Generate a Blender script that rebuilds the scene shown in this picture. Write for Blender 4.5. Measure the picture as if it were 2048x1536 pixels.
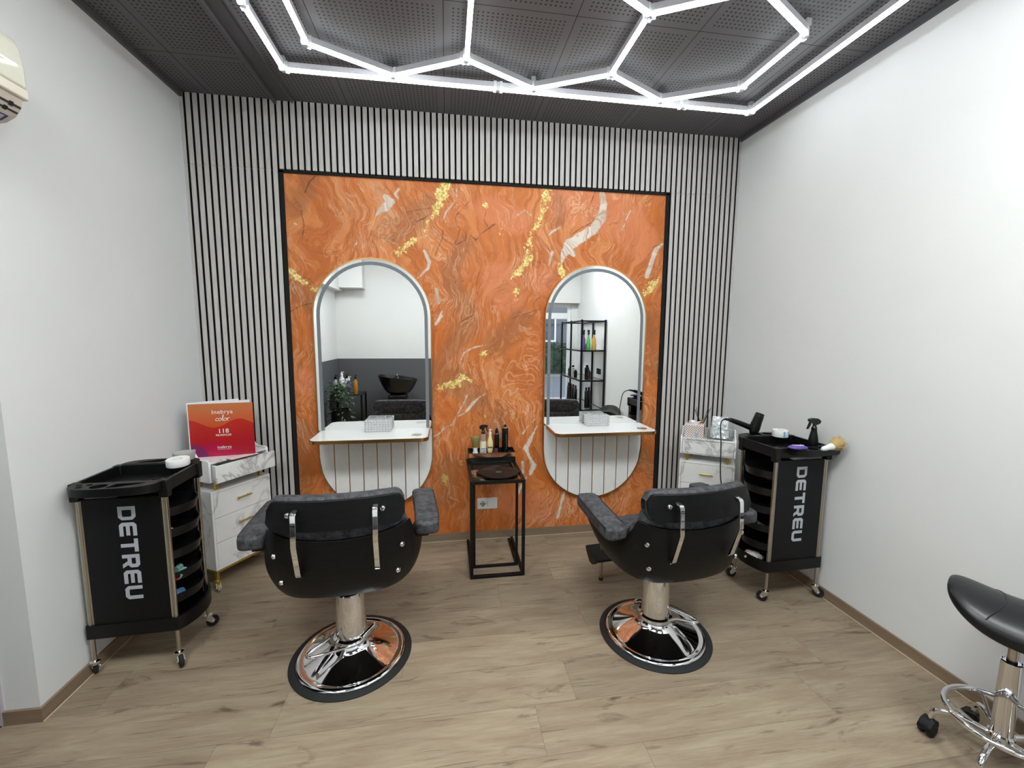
import bpy, math, random
import numpy as np
from mathutils import Vector, Matrix

for o in list(bpy.data.objects):
    bpy.data.objects.remove(o, do_unlink=True)
scene = bpy.context.scene
COL = scene.collection
PI = math.pi
R = math.radians
random.seed(7)

# ------------------------------------------------------------------ camera
CAM = np.array([-0.1397, -3.0082, 1.5])
YAW, PITCH, ROLL, FPX = 0.15147, -0.11381, 0.00637, 853.25
def cam_axes():
    cy, sy, cp, sp = math.cos(YAW), math.sin(YAW), math.cos(PITCH), math.sin(PITCH)
    f = np.array([sy*cp, cy*cp, sp]); r = np.array([cy, -sy, 0]); u = np.cross(r, f)
    cr, sr = math.cos(ROLL), math.sin(ROLL)
    return cr*r+sr*u, -sr*r+cr*u, f
AR, AU, AF = cam_axes()
def at(px, py, axis, val):
    """world point where the sight line through a photo pixel meets the plane axis=val"""
    d = AF + AR*(px-1024)/FPX - AU*(py-768)/FPX
    t = (val-CAM[axis])/d[axis]
    return CAM + t*d
cd = bpy.data.cameras.new('camera'); cam = bpy.data.objects.new('camera', cd); COL.objects.link(cam)
cam.matrix_world = Matrix(((AR[0], AU[0], -AF[0], CAM[0]), (AR[1], AU[1], -AF[1], CAM[1]),
                           (AR[2], AU[2], -AF[2], CAM[2]), (0, 0, 0, 1)))
cd.sensor_width = 36; cd.sensor_fit = 'HORIZONTAL'; cd.lens = FPX/2048*36
cd.clip_start = 0.02; cd.clip_end = 200
scene.camera = cam

# ------------------------------------------------------------------ world and exposure
w = bpy.data.worlds.new('sky'); scene.world = w; w.use_nodes = True
bg = w.node_tree.nodes['Background']
bg.inputs['Color'].default_value = (0.62, 0.72, 0.85, 1); bg.inputs['Strength'].default_value = 1.6
vs = scene.view_settings
vs.view_transform = 'Standard'; vs.look = 'None'; vs.gamma = 1; vs.use_curve_mapping = False
vs.exposure = 1.27
LED = 7.0            # strength of the ceiling tubes
FILL = 14.0         # strength of the added fill panels out of view
# ------------------------------------------------------------------ helpers
def lin(c):
    return tuple(((v/255)/12.92 if v/255 <= .04045 else ((v/255+.055)/1.055)**2.4) for v in c)

class NT:
    """tiny node-tree builder"""
    def __init__(s, name):
        s.m = bpy.data.materials.new(name); s.m.use_nodes = True
        s.t = s.m.node_tree; s.b = s.t.nodes['Principled BSDF']
    def n(s, typ, ins=None, **kw):
        nd = s.t.nodes.new(typ)
        for k, v in kw.items(): setattr(nd, k, v)
        for k, v in (ins or {}).items(): s.put(nd.inputs[k], v)
        return nd
    def put(s, sock, v):
        if isinstance(v, bpy.types.NodeSocket): s.t.links.new(v, sock)
        elif v is not None: sock.default_value = v
    def math(s, op, a, b=None, c=None, clamp=False):
        nd = s.t.nodes.new('ShaderNodeMath'); nd.operation = op; nd.use_clamp = clamp
        for i, v in enumerate((a, b, c)):
            if v is not None: s.put(nd.inputs[i], v)
        return nd.outputs[0]
    def mix(s, f, a, b, blend='MIX'):
        nd = s.t.nodes.new('ShaderNodeMix'); nd.data_type = 'RGBA'; nd.blend_type = blend
        s.put(nd.inputs[0], f)
        for i, v in ((6, a), (7, b)):
            if isinstance(v, tuple) and len(v) == 3: v = (*v, 1)
            s.put(nd.inputs[i], v)
        return nd.outputs[2]
    def ramp(s, f, stops, mode='LINEAR'):
        nd = s.t.nodes.new('ShaderNodeValToRGB'); nd.color_ramp.interpolation = mode
        e = nd.color_ramp.elements
        while len(e) < len(stops): e.new(0.5)
        for k, (p, c) in enumerate(stops):
            e[k].position = p; e[k].color = (*c, 1) if len(c) == 3 else c
        s.put(nd.inputs[0], f)
        return nd.outputs[0]
    def step(s, v, lo, hi):
        return s.n('ShaderNodeMapRange', {0: v, 1: lo, 2: hi, 3: 0.0, 4: 1.0}).outputs[0]
    def coord(s, scale=(1, 1, 1), rot=(0, 0, 0), loc=(0, 0, 0), src='Object'):
        tc = s.n('ShaderNodeTexCoord').outputs[src]
        mp = s.n('ShaderNodeMapping', {'Vector': tc, 'Scale': scale, 'Rotation': rot, 'Location': loc})
        return mp.outputs[0]
    def noise(s, vec, scale, detail=3, rough=.5, dist=0):
        return s.n('ShaderNodeTexNoise', {'Vector': vec, 'Scale': scale, 'Detail': detail, 'Roughness': rough, 'Distortion': dist}).outputs[0]
    def attr(s, name):
        return s.n('ShaderNodeAttribute', attribute_name=name).outputs['Fac']
    def bump(s, h, strength=.2, dist=.002):
        s.put(s.b.inputs['Normal'], s.n('ShaderNodeBump', {'Height': h, 'Strength': strength, 'Distance': dist}).outputs[0])
    def fin(s, col=None, rough=.5, metal=0, spec=None, **kw):
        if isinstance(col, tuple) and len(col) == 3: col = (*col, 1)
        s.put(s.b.inputs['Base Color'], col); s.put(s.b.inputs['Roughness'], rough); s.put(s.b.inputs['Metallic'], metal)
        if spec is not None: s.b.inputs['Specular IOR Level'].default_value = spec
        for k, v in kw.items(): s.put(s.b.inputs[k.replace('_', ' ')], v)
        return s.m

def plain(name, rgb, rough=.5, metal=0, var=.05, nscale=30, **kw):
    """plain material with a faint procedural mottling"""
    t = NT(name); c = lin(rgb)
    n = t.noise(t.coord(), nscale, 3)
    col = t.mix(n, tuple(v*(1-var) for v in c), tuple(min(1, v*(1+var)) for v in c))
    return t.fin(col, rough, metal, **kw)

def emis(name, rgb, strength):
    t = NT(name); c = (*lin(rgb), 1)
    t.fin(c, .4, Emission_Color=c, Emission_Strength=strength)
    return t.m

def glass(name, rgb=(255, 255, 255), rough=0.0, ior=1.45):
    t = NT(name)
    return t.fin(lin(rgb), rough, 0, Transmission_Weight=1.0, IOR=ior)

class MB:
    def __init__(s): s.v = []; s.f = []; s.mi = []; s.T = None
    def add(s, vs, fs, mi=0, M=None):
        o = len(s.v)
        for p in vs:
            p = Vector(p)
            if M is not None: p = M @ p
            if s.T is not None: p = s.T @ p
            s.v.append(p)
        for f in fs: s.f.append([o+i for i in f]); s.mi.append(mi)
        return s
    def box(s, x0, x1, y0, y1, z0, z1, mi=0, M=None):
        v = [(x, y, z) for z in (z0, z1) for y in (y0, y1) for x in (x0, x1)]
        return s.add(v, [(0, 2, 3, 1), (4, 5, 7, 6), (0, 1, 5, 4), (2, 6, 7, 3), (0, 4, 6, 2), (1, 3, 7, 5)], mi, M)
    def tube(s, pts, r, seg=10, mi=0, closed=False, cap=True):
        pts = [Vector(p) for p in pts]; n = len(pts)
        rs = r if isinstance(r, (list, tuple)) else [r]*n
        vs = []; prev = None
        for i, p in enumerate(pts):
            a = pts[(i-1) % n] if (closed or i > 0) else p
            b = pts[(i+1) % n] if (closed or i < n-1) else p
            d = (b-a).normalized()
            if prev is None:
                up = Vector((0, 0, 1)) if abs(d.z) < .9 else Vector((1, 0, 0))
                x = d.cross(up).normalized()
            else:
                x = (prev - d*prev.dot(d)).normalized()
            y = d.cross(x); prev = x
            for k in range(seg):
                t = 2*PI*k/seg
                vs.append(p + (x*math.cos(t)+y*math.sin(t))*rs[i])
        fs = []
        m = n if closed else n-1
        for i in range(m):
            j = (i+1) % n
            for k in range(seg):
                l = (k+1) % seg
                fs.append((i*seg+k, i*seg+l, j*seg+l, j*seg+k))
        if cap and not closed:
            fs.append(tuple(range(seg))[::-1]); fs.append(tuple((n-1)*seg+k for k in range(seg)))
        return s.add(vs, fs, mi)
    def lathe(s, prof, seg=24, mi=0, M=None, c=(0, 0, 0)):
        vs = []; fs = []
        for (r, z) in prof:
            for k in range(seg):
                t = 2*PI*k/seg
                vs.append((c[0]+r*math.cos(t), c[1]+r*math.sin(t), c[2]+z))
        for i in range(len(prof)-1):
            for k in range(seg):
                l = (k+1) % seg
                fs.append((i*seg+k, i*seg+l, (i+1)*seg+l, (i+1)*seg+k))
        if prof[0][0] > 1e-6: fs.append(tuple(range(seg))[::-1])
        if prof[-1][0] > 1e-6: fs.append(tuple((len(prof)-1)*seg+k for k in range(seg)))
        return s.add(vs, fs, mi, M)
    def prism(s, poly, h0, h1, axis='z', mi=0, M=None):
        """extrude a 2-D polygon: axis z -> (x,y); axis y -> (x,z); axis x -> (y,z)"""
        n = len(poly)
        def P(a, b, h):
            return (a, b, h) if axis == 'z' else ((a, h, b) if axis == 'y' else (h, a, b))
        vs = [P(a, b, h0) for a, b in poly]+[P(a, b, h1) for a, b in poly]
        fs = [tuple(range(n))[::-1], tuple(range(n, 2*n))]+[(i, (i+1) % n, n+(i+1) % n, n+i) for i in range(n)]
        return s.add(vs, fs, mi, M)
    def grid(s, fn, nu, nv, mi=0, thick=None, closeu=False):
        """surface fn(u,v)->point; thick: function giving the inner surface"""
        vs = [fn(i/nu, j/nv) for j in range(nv+1) for i in range(nu+1)]
        W = nu+1
        fs = [(j*W+i, j*W+i+1, (j+1)*W+i+1, (j+1)*W+i) for j in range(nv) for i in range(nu)]
        if thick:
            o = len(vs)
            vs += [thick(i/nu, j/nv) for j in range(nv+1) for i in range(nu+1)]
            fs += [tuple(o+k for k in f[::-1]) for f in fs[:nu*nv]]
            for i in range(nu):
                fs.append((i, o+i, o+i+1, i+1)); a = nv*W+i; fs.append((a, a+1, o+a+1, o+a))
            for j in range(nv):
                a = j*W; fs.append((a, a+W, o+a+W, o+a)); b = j*W+nu; fs.append((b, o+b, o+b+W, b+W))
        return s.add(vs, fs, mi)
    def build(s, name, mats, parent=None, smooth=True, bevel=0, seg=2, subsurf=0, loc=(0, 0, 0), rz=0, angle=40):
        me = bpy.data.meshes.new(name)
        me.from_pydata([tuple(v) for v in s.v], [], s.f)
        if not isinstance(mats, (list, tuple)): mats = [mats]
        for m in mats: me.materials.append(m)
        if any(s.mi): me.polygons.foreach_set('material_index', s.mi)
        import bmesh
        bm = bmesh.new(); bm.from_mesh(me); bmesh.ops.recalc_face_normals(bm, faces=bm.faces); bm.to_mesh(me); bm.free()
        if smooth:
            me.polygons.foreach_set('use_smooth', [True]*len(me.polygons))
            me.set_sharp_from_angle(angle=R(angle))
        me.update()
        o = bpy.data.objects.new(name, me); COL.objects.link(o)
        o.location = loc; o.rotation_euler = (0, 0, rz)
        if parent is not None: o.parent = parent
        if bevel:
            md = o.modifiers.new('bevel', 'BEVEL'); md.width = bevel; md.segments = seg; md.limit_method = 'ANGLE'; md.angle_limit = R(40)
            if smooth: md.harden_normals = False
        if subsurf:
            md = o.modifiers.new('sub', 'SUBSURF'); md.levels = subsurf; md.render_levels = subsurf
        return o

def conv_curve(cu):
    ob = bpy.data.objects.new('tmp', cu); COL.objects.link(ob)
    dg = bpy.context.evaluated_depsgraph_get(); dg.update()
    me = bpy.data.meshes.new_from_object(ob.evaluated_get(dg))
    vs = [tuple(v.co) for v in me.vertices]; fs = [tuple(p.vertices) for p in me.polygons]
    bpy.data.objects.remove(ob, do_unlink=True); bpy.data.meshes.remove(me)
    return vs, fs
def plate(loops, thick):
    """flat plate with holes, z from 0 to thick"""
    cu = bpy.data.curves.new('p', 'CURVE'); cu.dimensions = '2D'; cu.fill_mode = 'BOTH'; cu.extrude = thick/2
    for lp in loops:
        sp = cu.splines.new('POLY'); sp.points.add(len(lp)-1); sp.use_cyclic_u = True
        for q, (x, y) in zip(sp.points, lp): q.co = (x, y, 0, 1)
    vs, fs = conv_curve(cu)
    return [(x, y, z+thick/2) for x, y, z in vs], fs
def text(body, size, bold=0.0, ext=.0004, align='CENTER', shear=0, spacing=1):
    cu = bpy.data.curves.new('t', 'FONT'); cu.body = body; cu.size = size; cu.offset = bold; cu.extrude = ext
    cu.align_x = align; cu.shear = shear; cu.space_character = spacing; cu.resolution_u = 4
    return conv_curve(cu)
def circ(cx, cy, r, n=24, ry=None):
    return [(cx+r*math.cos(2*PI*k/n), cy+(ry or r)*math.sin(2*PI*k/n)) for k in range(n)]
def rrect(x0, x1, y0, y1, r, n=6):
    out = []
    for cx, cy, a in ((x1-r, y1-r, 0), (x0+r, y1-r, 90), (x0+r, y0+r, 180), (x1-r, y0+r, 270)):
        for k in range(n+1):
            t = R(a+90*k/n); out.append((cx+r*math.cos(t), cy+r*math.sin(t)))
    return out
# matrices taking a drawing in the x-y plane to an upright plane
def facing(x, y, z, ang=0, lean=0):
    """text plane at (x,y,z) whose face looks towards -y, turned by ang about z"""
    return Matrix.Translation((x, y, z)) @ Matrix.Rotation(ang, 4, 'Z') @ Matrix.Rotation(PI/2-lean, 4, 'X')

def tag(o, label=None, cat=None, group=None, kind=None):
    if label: o['label'] = label
    if cat: o['category'] = cat
    if group: o['group'] = group
    if kind: o['kind'] = kind
    return o
def thing(name, label, cat, loc=(0, 0, 0), rz=0, group=None):
    o = bpy.data.objects.new(name, None); COL.objects.link(o); o.empty_display_size = .05
    o.location = loc; o.rotation_euler = (0, 0, rz)
    return tag(o, label, cat, group)
def kids(o): return [c for c in bpy.data.objects if c.parent == o]
def copy_tree(o, parent=None):
    c = o.copy(); COL.objects.link(c); c.parent = parent
    for k in kids(o): copy_tree(k, c)
    return c
def struct(mb, name, m, parent=None, **kw):
    o = mb.build(name, m, parent, **kw)
    if parent is None: o['kind'] = 'structure'
    return o

# ------------------------------------------------------------------ room numbers
XL, XR, H = -1.713, 2.008, 2.938
YR = -3.95           # rear wall
XO = -1.812          # rear part of the left wall
MU = (-1.151, 1.441, 0.055, 2.512)     # mural x0,x1,z0,z1
YM = 0.014           # mural surface
MY = -0.02           # mirror glass plane

# ------------------------------------------------------------------ materials
def wall_paint(name='wall_white', rgb=(221, 222, 222)):
    t = NT(name); c = t.coord()
    n = t.noise(c, 2.2, 4); n2 = t.noise(c, 160, 3)
    a = lin(rgb)
    col = t.mix(t.step(n, .35, .7), a, tuple(v*.97 for v in a))
    sm = t.step(t.noise(t.coord(scale=(1, 1.6, 1.6)), 5, 3, .6), .72, .80)
    col = t.mix(t.math('MULTIPLY', sm, .12), col, tuple(v*.75 for v in a))
    t.bump(n2, .12, .001)
    return t.fin(col, .75, 0, .25)
M_WALL = wall_paint()
M_GREYWALL = wall_paint('wall_grey', (88, 89, 93))
M_DARKROOM = plain('dark_room', (30, 26, 24), .9)

def ceil_mat():
    t = NT('ceiling_perforated'); c = lin((94, 92, 95))
    uv = t.n('ShaderNodeUVMap', uv_map='panel').outputs[0]
    sp = t.n('ShaderNodeSeparateXYZ', {0: uv}); u, v = sp.outputs[0], sp.outputs[1]
    P = .0222
    def cell(x): return t.math('SUBTRACT', t.math('FRACT', t.math('DIVIDE', x, P)), .5)
    cu, cv = cell(u), cell(v)
    d = t.math('SQRT', t.math('ADD', t.math('MULTIPLY', cu, cu), t.math('MULTIPLY', cv, cv)))
    hole = t.step(d, .245, .195)
    def inside(x, w):
        a = t.math('GREATER_THAN', x, 0.0); b = t.math('LESS_THAN', x, w)
        return t.math('MULTIPLY', a, b)
    m = t.math('MULTIPLY', inside(u, t.attr('pw')), inside(v, t.attr('ph')))
    hole = t.math('MULTIPLY', hole, m)
    n = t.noise(t.coord(), 1.5, 3)
    base = t.mix(n, tuple(x*.92 for x in c), tuple(x*1.06 for x in c))
    col = t.mix(hole, base, (.006, .006, .006))
    return t.fin(col, .55, 0, .35)
M_CEIL = ceil_mat()
M_TRIM = plain('dark_trim', (80, 80, 84), .45)
M_CHAN = plain('ceiling_channel_metal', (70, 70, 73), .5)

def floor_mat():
    t = NT('oak_vinyl'); tc = t.n('ShaderNodeTexCoord').outputs['Object']
    pr = t.attr('pr')
    off = t.n('ShaderNodeCombineXYZ', {0: t.math('MULTIPLY', pr, 37.0), 1: t.math('MULTIPLY', pr, 91.0), 2: 0.0}).outputs[0]
    p = t.n('ShaderNodeVectorMath', {0: tc, 1: off}, operation='ADD').outputs[0]
    def mp(sc): return t.n('ShaderNodeMapping', {'Vector': p, 'Scale': sc}).outputs[0]
    a, b, d = lin((160, 146, 124)), lin((138, 120, 100)), lin((84, 68, 57))
    g1 = t.noise(mp((1.2, 7, 1)), 2.2, 5, .6, .6)
    g2 = t.noise(mp((3, 60, 1)), 2.0, 4, .6, .3)
    g3 = t.noise(mp((12, 260, 1)), 1.5, 2)
    kn = t.noise(mp((2.0, 7.5, 1)), 1.55, 4, .62, 1.3)
    col = t.mix(t.step(g1, .34, .66), a, b)
    col = t.mix(t.math('MULTIPLY', t.step(g2, .40, .72), .40), col, lin((122, 103, 86)))
    col = t.mix(t.math('MULTIPLY', t.step(g3, .45, .8), .25), col, lin((176, 157, 136)))
    col = t.mix(t.math('MULTIPLY', t.step(kn, .59, .73), .85), col, d)
    rg = t.noise(mp((1.5, 26, 1)), 1.7, 4, .6, .8)
    col = t.mix(t.math('MULTIPLY', t.step(rg, .61, .70), .6), col, d)
    tint = t.math('ADD', .84, t.math('MULTIPLY', pr, .26))
    tv = t.n('ShaderNodeCombineColor', {0: tint, 1: tint, 2: tint}).outputs[0]
    col = t.mix(1.0, col, tv, 'MULTIPLY')
    t.bump(g2, .06, .001)
    return t.fin(col, t.math('ADD', .42, t.math('MULTIPLY', g2, .2)), 0, .35)
M_FLOOR = floor_mat()
M_GROOVE = plain('floor_joint', (92, 76, 62), .8)
def slat_mat():
    t = NT('grey_oak_slats')
    n = t.noise(t.coord(scale=(60, 60, 2.5)), 2.5, 4, .6, .4); n2 = t.noise(t.coord(scale=(25, 1, .35)), 1, 2)
    col = t.mix(t.step(n, .3, .7), lin((206, 202, 199)), lin((178, 173, 170)))
    col = t.mix(t.math('MULTIPLY', n2, .3), col, lin((166, 160, 157)))
    t.bump(n, .15, .001)
    return t.fin(col, .6, 0, .3)
M_SLAT = slat_mat()
M_FELT = plain('black_felt', (14, 15, 17), .95)
M_BLACK = plain('black_plastic', (11, 11, 12), .42, spec=.3)
M_BLACKG = plain('black_gloss', (13, 13, 15), .2)
M_BLACKM = plain('black_powder_steel', (9, 9, 10), .5, spec=.3)
M_CHROME = plain('chrome', (228, 228, 230), .05, 1, var=.01)
M_STEEL = plain('brushed_steel', (190, 184, 172), .28, 1)
M_GOLD = plain('brushed_brass', (196, 150, 92), .3, 1)
M_GOLDY = plain('yellow_brass', (212, 186, 104), .28, 1)
M_COPPER = plain('copper_mirror', (226, 160, 120), .12, 1)
M_WHITEG = plain('white_lacquer', (232, 233, 232), .25)
M_WHITEP = plain('white_plastic', (228, 228, 226), .4)
M_RUBBER = plain('rubber', (22, 22, 23), .75)
M_MIRROR = NT('mirror').fin((.86, .88, .875), 0.0, 1)
M_FROST = plain('mirror_light_band', (112, 118, 124), .5, 0)
M_GLASS = glass('clear_glass')
M_CLEARP = NT('clear_plastic').fin(lin((225, 228, 230)), .15, 0, Transmission_Weight=.35, IOR=1.3)
def marble():
    t = NT('white_marble'); c = t.coord()
    n = t.noise(c, 2.6, 5, .55, .8)
    v = t.math('ABSOLUTE', t.math('SUBTRACT', n, .5))
    vein = t.math('MULTIPLY', t.step(v, .03, .0), t.step(t.noise(c, 3.1, 2), .36, .56))
    n2 = t.noise(c, 9, 4)
    col = t.mix(t.math('MULTIPLY', t.step(n2, .5, .8), .25), lin((229, 229, 228)), lin((190, 188, 188)))
    col = t.mix(t.math('MULTIPLY', vein, .6), col, lin((120, 114, 114)))
    return t.fin(col, .3)
M_MARBLE = marble()
def fabric():
    t = NT('charcoal_fabric'); c = t.coord()
    n = t.noise(c, 38, 5, .7); n2 = t.noise(c, 420, 2)
    col = t.mix(t.step(n, .36, .66), lin((36, 37, 40)), lin((84, 85, 90)))
    t.bump(n2, .35, .001)
    return t.fin(col, .62, 0, .4)
M_FABRIC = fabric()
def blackwood():
    t = NT('black_ash_plywood')
    n = t.noise(t.coord(scale=(4, 4, 60)), 3, 4, .6, .6)
    col = t.mix(t.step(n, .35, .65), lin((7, 7, 8)), lin((16, 16, 17)))
    t.bump(n, .25, .001)
    return t.fin(col, .42, 0, .25)
M_BWOOD = blackwood()
def leather():
    t = NT('black_vinyl'); n = t.noise(t.coord(), 320, 2)
    t.bump(n, .15, .001)
    return t.fin(lin((18, 19, 22)), .34, 0, .4)
M_LEATHER = leather()
def basewood():
    t = NT('baseboard_wood')
    n = t.noise(t.coord(scale=(1, 1, 14)), 5, 4, .6, .3)
    col = t.mix(n, lin((146, 126, 104)), lin((112, 94, 76)))
    return t.fin(col, .55)
M_BASE = basewood()
M_CAULK = plain('joint_filler', (196, 180, 150), .8)

# ------------------------------------------------------------------ mural: layout fields on the mesh, paint grain in nodes
PXM = .00348
def field(X, Z, lines):
    """signed distance to hand-placed strokes, positive inside, in steps of 3.5 mm"""
    f = np.full(X.shape, -9.0)
    for ln in lines:
        pts = [(at(px, py, 1, YM)[0], at(px, py, 1, YM)[2], wd) for px, py, wd in ln]
        if len(pts) == 1: pts = pts*2
        for (x0, z0, w0), (x1, z1, w1) in zip(pts[:-1], pts[1:]):
            dx, dz = x1-x0, z1-z0; L = dx*dx+dz*dz+1e-9
            t = np.clip(((X-x0)*dx+(Z-z0)*dz)/L, 0, 1)
            f = np.maximum(f, (w0+t*(w1-w0))-np.hypot(X-x0-t*dx, Z-z0-t*dz)/PXM)
    return f
GOLDL = [[(893, 366, 8), (886, 385, 10), (876, 408, 9), (868, 424, 6)], [(866, 428, 2), (856, 444, 3), (850, 462, 4), (852, 472, 2), (835, 478, 3), (815, 489, 4), (795, 503, 4)],
         [(1089, 376, 8), (1093, 398, 6), (1086, 425, 5), (1072, 455, 5), (1060, 470, 4)], [(1060, 470, 3), (1054, 500, 5), (1057, 520, 6), (1040, 542, 5), (1030, 556, 4)],
         [(570, 537, 6), (590, 553, 6), (612, 566, 4), (628, 579, 4)], [(1122, 532, 7), (1125, 548, 8)], [(1313, 562, 5), (1303, 572, 7), (1291, 590, 4)],
         [(866, 777, 2), (892, 771, 4), (915, 766, 8), (922, 752, 4), (940, 762, 3)], [(962, 708, 3), (982, 706, 3)], [(1028, 836, 6)], [(890, 955, 4), (892, 970, 4)],
         [(928, 908, 2), (922, 925, 3)], [(1034, 577, 3), (1032, 592, 4)], [(970, 832, 3)], [(970, 412, 3)], [(588, 444, 2)], [(1000, 470, 1), (1004, 455, 1)], [(892, 797, 2)]]
WHITEL = [[(1204, 385, 4), (1207, 410, 7), (1203, 435, 9), (1186, 460, 9), (1160, 476, 11), (1138, 490, 11), (1128, 508, 7), (1124, 522, 3)], [(1140, 500, 8), (1148, 510, 3)],
          [(1324, 488, 2), (1310, 502, 5), (1303, 525, 5), (1294, 552, 5)], [(847, 502, 2), (853, 512, 3), (858, 524, 3), (856, 536, 2.5), (843, 549, .8), (836, 556, .6)],
          [(771, 394, 5), (782, 403, 6), (772, 414, 8), (762, 418, 4), (752, 430, 1)], [(1074, 852, .8), (1064, 872, 3), (1052, 896, 6), (1058, 912, 2), (1067, 930, 6), (1061, 948, 3)],
          [(1045, 868, .7), (1058, 850, .7), (1070, 838, .7)], [(1052, 955, 2), (1036, 985, 4)], [(1045, 925, 3), (1046, 945, 2)],
          [(970, 788, .5), (958, 795, .8), (945, 808, 3), (935, 820, 2.4), (930, 826, .8), (912, 834, .6), (906, 848, .7), (888, 856, .7), (880, 866, .7), (868, 873, .7)],
          [(970, 690, .6), (945, 696, .6), (928, 706, .8), (921, 722, .6), (924, 736, .6), (934, 746, .5)], [(1104, 505, 3), (1098, 530, 1)], [(872, 648, 2), (882, 632, 3)],
          [(1115, 1035, 3), (1128, 985, 3)], [(872, 578, 2), (877, 605, 2)], [(1245, 460, .8), (1254, 435, .8), (1262, 420, .8)], [(712, 488, 1.6), (715, 480, .8)],
          [(912, 372, .7), (914, 390, .8), (906, 408, .8), (893, 422, .6), (888, 436, .7), (896, 452, .7)], [(1035, 430, .8), (1050, 420, .8), (1062, 430, .7)],
          [(1120, 455, 1), (1106, 462, 1.4), (1098, 470, .8)], [(798, 378, 1), (790, 388, 1.5), (796, 396, 1)], [(875, 640, 1), (884, 622, 1)], [(905, 850, .8), (935, 790, .8)]]
CRACKL = [[(931, 367, .4), (938, 385, .4), (939, 402, .5), (925, 418, .4), (912, 431, .5), (911, 444, .5), (920, 458, .5), (916, 474, .6), (908, 490, .7)], [(920, 458, .4), (932, 468, .5), (931, 480, .4), (910, 491, .5)],
          [(958, 542, .3), (952, 570, .5), (955, 590, .4), (948, 610, .6), (946, 630, .8), (932, 638, .6), (918, 646, .6), (912, 665, .4), (908, 680, .3)],
          [(862, 425, .3), (850, 436, .8), (832, 444, .8), (824, 428, .3), (812, 424, .4)], [(875, 415, .3), (845, 418, .5), (815, 424, .6)],
          [(968, 412, .5), (972, 425, .3), (968, 440, .4), (978, 458, .5), (990, 448, .3)], [(1196, 432, .6), (1182, 446, .9), (1162, 456, .9), (1142, 470, .5)], [(1190, 384, .4), (1182, 405, .4), (1180, 420, .5)],
          [(606, 552, .3), (622, 560, .8), (634, 576, .5)], [(578, 625, .6), (600, 612, .6), (625, 606, .5)], [(870, 512, .4), (876, 496, .5), (884, 478, .9), (886, 460, .5)],
          [(1015, 640, .3), (1050, 628, .6), (1080, 618, .4)], [(1324, 486, .8), (1308, 494, .9), (1296, 512, .5)], [(602, 420, .5), (608, 450, .8), (604, 480, .5)], [(940, 470, .5), (952, 480, .8), (962, 468, .5), (985, 450, .5)],
          [(1110, 520, .3), (1102, 505, .5), (1095, 495, .3)], [(1078, 1010, .4), (1100, 990, .5)], [(610, 385, .8), (618, 365, .8), (630, 352, .8)]]
BROWNL = [[(625, 350, 16), (600, 400, 22), (590, 420, 18)], [(860, 400, 14), (830, 435, 26), (790, 470, 22)], [(595, 575, 24), (620, 610, 20)],
          [(905, 560, 20), (940, 640, 22), (900, 700, 20)], [(880, 745, 30), (960, 800, 25)], [(900, 930, 26), (885, 1000, 24)], [(1270, 900, 22), (1300, 940, 20)],
          [(1040, 640, 24), (990, 690, 24)], [(1115, 400, 12), (1120, 440, 14)], [(930, 490, 18), (900, 540, 18)], [(985, 870, 22), (1000, 830, 18)], [(600, 980, 26), (600, 860, 22)],
          [(1300, 640, 14), (1310, 740, 14)]]
PINKL = [[(1130, 400, 40), (1240, 430, 45), (1280, 480, 40)], [(980, 420, 28), (1030, 440, 30)], [(1000, 560, 38), (1020, 600, 30)], [(1085, 560, 30)], [(1000, 1000, 26), (1090, 1020, 30)], [(610, 760, 24)]]

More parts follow.
